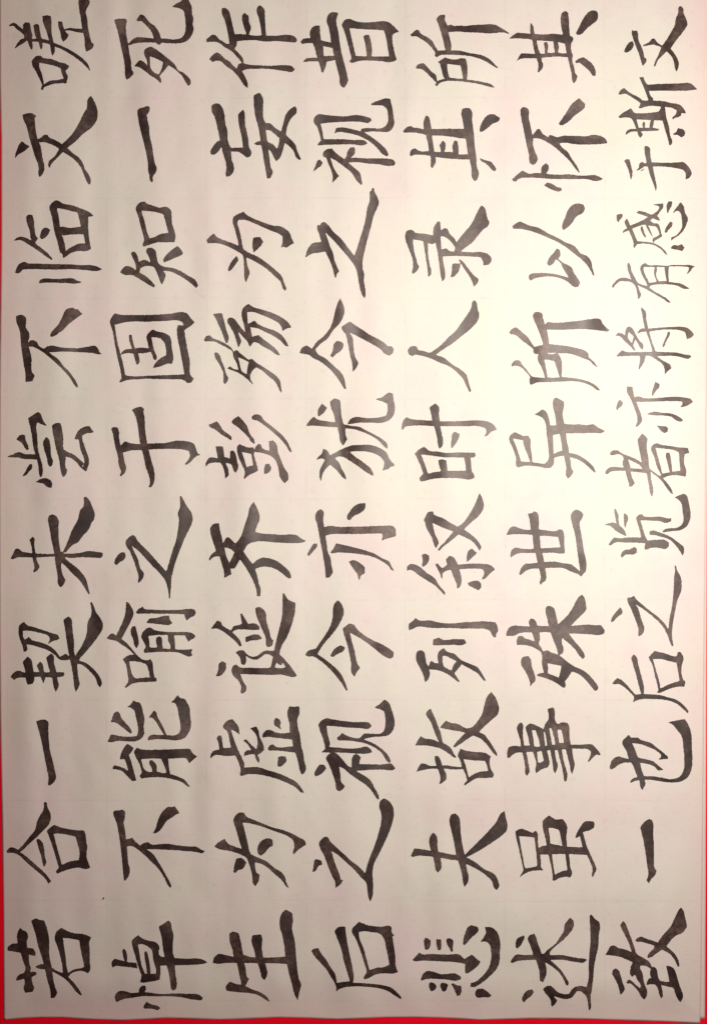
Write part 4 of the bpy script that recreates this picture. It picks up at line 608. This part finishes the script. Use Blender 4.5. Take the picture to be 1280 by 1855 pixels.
345,480 355,460 385,460 430,440 445,470 520,540 620,620 720,700 780,760 825,835 840,700 870,540 885,370 890,230 900,150 895,90 912,88 925,140 970,230 980,320 970,400 935,480 910,590 885,720 870,840 870,930 885,1020 865,1025 840,970 820,910 780,830 720,750 640,680 540,600 445,540 480,600 500,670 530,760 548,820 530,880 490,915 480,905 480,840 440,710 390,590
# 后 1080 1130
175,688 200,655 240,625 270,640 340,700 400,770 445,820 510,810 490,740 450,580 410,450 395,395 425,350 455,380 480,480 520,630 545,760 540,810 640,815 740,825 820,850 900,870 980,920 1040,980 1062,1015 1052,1038 1000,990 930,930 850,895 740,875 620,870 500,875 450,892 415,912 430,850 380,790 310,730 250,695 200,700
598,385 620,360 665,312 720,325 800,345 900,375 925,370 935,325 965,325 995,370 1000,420 985,465 1000,650 1022,665 1015,730 940,728 850,750 780,775 730,798 685,795 710,770 700,720 670,610 630,450 605,410 /645,408 690,560 725,700 730,750 830,700 955,660 940,560 920,450 830,430 730,405
# 也 1080 1260
150,845 155,790 200,720 250,702 310,720 365,730 340,640 295,560 295,525 340,480 365,452 400,485 460,485 520,515 620,545 700,605 780,670 825,710 815,735 760,735 700,740 740,705 740,690 690,640 600,595 500,560 405,550 440,620 475,715 560,735 640,755 700,800 770,858 705,865 660,820 580,790 500,775 520,870 545,930 640,930 740,945 880,965 950,940 1000,870 1010,750 1000,600 975,460 930,400 850,320 820,308 900,290 1015,270 1060,340 1090,430 1100,600 1095,850 1070,920 1020,970 950,1000 860,1005 730,990 600,970 550,970 560,1020 520,1092 505,1070 490,980 430,990 395,1008 380,1000 410,960 465,940 430,840 400,775 330,775 250,800 190,845 160,855
# 一 1080 1440
500,370 515,345 560,295 600,275 635,285 650,340 648,420 655,550 658,700 668,850 688,865 670,920 630,965 595,1015 568,980 590,930 580,830 560,680 530,500 510,420
# 致 1080 1630
175,850 185,805 220,790 250,810 275,880 300,960 320,1035 300,1070 272,1098 260,1050 240,980 200,900
92,635 130,580 155,535 195,525 240,550 310,565 400,600 370,500 310,380 270,290 300,235 330,270 365,360 400,450 430,540 460,620 540,670 600,710 635,770 660,768 690,800 700,870 720,920 760,935 835,942 820,860 795,755 820,755 890,790 920,870 960,1000 995,1090 990,1140 962,1185 920,1120 880,1010 810,995 740,975 755,1050 760,1110 740,1140 720,1090 700,1020 680,980 620,970 570,982 575,945 605,895 630,905 610,850 620,790 560,760 500,755 500,790 525,840 540,940 580,1060 570,1120 545,1150 520,1130 480,1060 430,1000 385,965 345,965 345,940 370,915 410,940 450,980 500,1020 505,990 460,910 440,860 405,890 380,850 385,800 410,720 350,690 250,655 160,640
440,465 470,435 510,418 560,440 620,460 700,485 760,400 850,300 900,200 940,120 970,80 1000,120 1020,200 1042,310 970,390 930,400 800,530 870,590 920,650 950,730 950,760 935,778 920,740 890,680 840,620 750,570 680,620 620,660 585,670 580,650 610,600 660,545 660,525 580,500 500,480 460,480
# . 160 1600 32
830,900 850,840 900,790 950,780 960,830 930,900 880,950 845,940
"""

def parse(txt):
    out = []
    for ln in txt.split('\n'):
        ln = ln.strip()
        if not ln: continue
        if ln[0] == '#':
            t = ln[1:].split(); out.append((t[0], float(t[1]), float(t[2]), float(t[3]) if len(t) > 3 else 6.4, [])); continue
        out[-1][4].append([[tuple(float(v) for v in p.split(',')) for p in lp.split()] for lp in ln.split('/')])
    return out

def catmull(p, n=6):
    p = np.array(p, float)
    if len(p) < 3: return p
    q = np.vstack([2 * p[0] - p[1], p, 2 * p[-1] - p[-2]]); out = []
    for i in range(1, len(q) - 2):
        a, b, c, d = q[i - 1:i + 3]
        for k in range(n):
            t = k / n
            out.append(.5 * ((2 * b) + (c - a) * t + (2 * a - 5 * b + 4 * c - d) * t * t + (-a + 3 * b - 3 * c + d) * t ** 3))
    out.append(p[-1]); return np.array(out)

def soften(loop):
    """round the gentle turns of an outline, keep its real corners"""
    p = np.array(loop, float); n = len(p)
    if n < 4: return p
    prv = np.roll(p, 1, 0); nxt = np.roll(p, -1, 0)
    a = p - prv; b = nxt - p
    la = np.hypot(*a.T) + 1e-6; lb = np.hypot(*b.T) + 1e-6
    cosv = (a * b).sum(1) / (la * lb)
    w = np.clip((cosv - math.cos(math.radians(62))) / (math.cos(math.radians(35)) - math.cos(math.radians(62))), 0, 1)
    tdir = a / la[:, None] * lb[:, None] + b / lb[:, None] * la[:, None]
    tdir /= (np.hypot(*tdir.T) + 1e-6)[:, None]
    out = []
    for i in range(n):
        j = (i + 1) % n; L = lb[i]; d = b[i] / L
        if L < 3 * 6.4 / 6.4 * 1.2: out.append(p[i]); continue
        t0 = (w[i] * tdir[i] + (1 - w[i]) * d) * L; t1 = (w[j] * tdir[j] + (1 - w[j]) * d) * L
        for k in range(4):
            t = k / 4.0
            out.append((2 * t ** 3 - 3 * t * t + 1) * p[i] + (t ** 3 - 2 * t * t + t) * t0 + (-2 * t ** 3 + 3 * t * t) * p[j] + (t ** 3 - t * t) * t1)
    return np.array(out)

def in_poly(Pg, X, Y):
    ins = np.zeros(X.shape, bool); x = X[0]; n = len(Pg)
    ys = Y[:, 0]
    for i in range(n):
        x1, y1 = Pg[i]; x2, y2 = Pg[(i + 1) % n]
        if y1 == y2: continue
        rows = np.nonzero((y1 > ys) != (y2 > ys))[0]
        if not len(rows): continue
        xc = (x2 - x1) * (ys[rows] - y1) / (y2 - y1) + x1
        ins[rows] ^= x[None, :] < xc[:, None]
    return ins

def gauss(A, s):
    r = int(3 * s) + 1; k = np.exp(-np.arange(-r, r + 1) ** 2 / (2 * s * s)); k /= k.sum()
    A = np.apply_along_axis(lambda v: np.convolve(v, k, 'same'), 0, A)
    return np.apply_along_axis(lambda v: np.convolve(v, k, 'same'), 1, A)

SS = 3          # samples per unit
G = 3           # samples per grid cell

def ink_field(ch, seed):
    name, ox, oy, s, st = ch
    L = []; xs = []; ys = []
    for lo in st:
        if len(lo[0][0]) == 3:
            g = catmull([(ox + a / s, oy + b / s, max(c, 8) / s / 2) for a, b, c in lo[0]])
            L.append((0, g)); xs += list(g[:, 0] - g[:, 2]) + list(g[:, 0] + g[:, 2]); ys += list(g[:, 1] - g[:, 2]) + list(g[:, 1] + g[:, 2])
        else:
            g = [soften([(ox + a / s, oy + b / s) for a, b in lp]) for lp in lo]
            L.append((1, g))
            for q in g: xs += list(q[:, 0]); ys += list(q[:, 1])
    pad = 5
    x0 = math.floor(min(xs)) - pad; y0 = math.floor(min(ys)) - pad
    W = (math.ceil(max(xs)) + pad - x0) * SS; H = (math.ceil(max(ys)) + pad - y0) * SS
    gx = x0 + (np.arange(W) + .5) / SS; gy = y0 + (np.arange(H) + .5) / SS
    X, Y = np.meshgrid(gx, gy)
    M = np.zeros((H, W), bool)
    for kind, g in L:
        if kind:
            m = np.zeros((H, W), bool)
            for q in g: m ^= in_poly(q, X, Y)
            M |= m
        else:
            for a, b in zip(g[:-1], g[1:]):
                r = max(a[2], b[2]) + 1
                i0 = max(0, int((min(a[0], b[0]) - r - x0) * SS)); i1 = min(W, int((max(a[0], b[0]) + r - x0) * SS) + 2)
                j0 = max(0, int((min(a[1], b[1]) - r - y0) * SS)); j1 = min(H, int((max(a[1], b[1]) + r - y0) * SS) + 2)
                sx, sy = X[j0:j1, i0:i1], Y[j0:j1, i0:i1]
                d = b[:2] - a[:2]; l2 = max(d @ d, 1e-9)
                t = np.clip(((sx - a[0]) * d[0] + (sy - a[1]) * d[1]) / l2, 0, 1)
                M[j0:j1, i0:i1] |= np.hypot(sx - a[0] - t * d[0], sy - a[1] - t * d[1]) < a[2] + t * (b[2] - a[2])
    rs = np.random.RandomState(seed)
    nz = gauss(rs.randn(H, W), 2.0); nz /= nz.std() + 1e-9
    f = gauss(M.astype(float), 1.5) + 0.115 * nz
    pool = gauss(M.astype(float), 4.5)
    return f[::G, ::G] - 0.5, pool[::G, ::G], gx[::G], gy[::G]

def march(f, gx, gy):
    """marching squares: returns vertex xy list and faces"""
    h, w = f.shape
    vid = {}; vx = []; faces = []
    ins = f > 0
    def corner(j, i):
        k = (j, i)
        if k not in vid: vid[k] = len(vx); vx.append((gx[i], gy[j], j, i))
        return vid[k]
    def cut(j, i, j2, i2):
        k = (j, i, j2, i2) if (j, i) < (j2, i2) else (j2, i2, j, i)
        if k not in vid:
            t = f[j, i] / (f[j, i] - f[j2, i2]); t = min(max(t, .02), .98)
            vid[k] = len(vx); vx.append((gx[i] + t * (gx[i2] - gx[i]), gy[j] + t * (gy[j2] - gy[j]), j, i))
        return vid[k]
    cnt = ins[:-1, :-1].astype(int) + ins[1:, :-1] + ins[1:, 1:] + ins[:-1, 1:]
    for j, i in zip(*np.nonzero(cnt)):
        c = ((j, i), (j + 1, i), (j + 1, i + 1), (j, i + 1))
        n = cnt[j, i]
        if n == 4:
            faces.append(tuple(corner(*q) for q in c)); continue
        v = [ins[q] for q in c]
        if n == 2 and v[0] == v[2]:
            if f[j:j + 2, i:i + 2].mean() <= 0:      # two separate corners
                for a in range(4):
                    if v[a]:
                        q = c[a]; nx = c[(a + 1) % 4]; pv = c[(a - 1) % 4]
                        faces.append((cut(*pv, *q) if pv < q else cut(*q, *pv), corner(*q), cut(*q, *nx)))
                continue
        poly = []
        for a in range(4):
            q = c[a]; nx = c[(a + 1) % 4]
            if v[a]: poly.append(corner(*q))
            if v[a] != v[(a + 1) % 4]: poly.append(cut(*q, *nx))
        faces.append(tuple(poly))
    return vx, faces

GLOSS = {'.': 'small stray speck of ink between the columns'}
random.seed(3)
for n, ch in enumerate(parse(INK)):
    f, pool, gx, gy = ink_field(ch, 100 + n)
    f[0, :] = f[-1, :] = -.5; f[:, 0] = f[:, -1] = -.5
    vx, faces = march(f, gx, gy)
    A = np.array([(a, b) for a, b, _, _ in vx])
    Z = relief(A[:, 0], A[:, 1]) + 0.00003
    V = np.stack([(A[:, 0] - 640) * MM, (927.5 - A[:, 1]) * MM, Z], -1)
    nm = 'ink_speck' if ch[0] == '.' else 'character'
    o = mesh_obj(nm, V, faces, M_INK, sheet)
    at = o.data.attributes.new('pool', 'FLOAT', 'POINT')
    at.data.foreach_set('value', [float(pool[j, i]) for _, _, j, i in vx])
    w = random.uniform(0.85, 1.2)
    o.color = (w, w, w, 1)
    o['label'] = GLOSS.get(ch[0], 'brushed black character ' + ch[0])
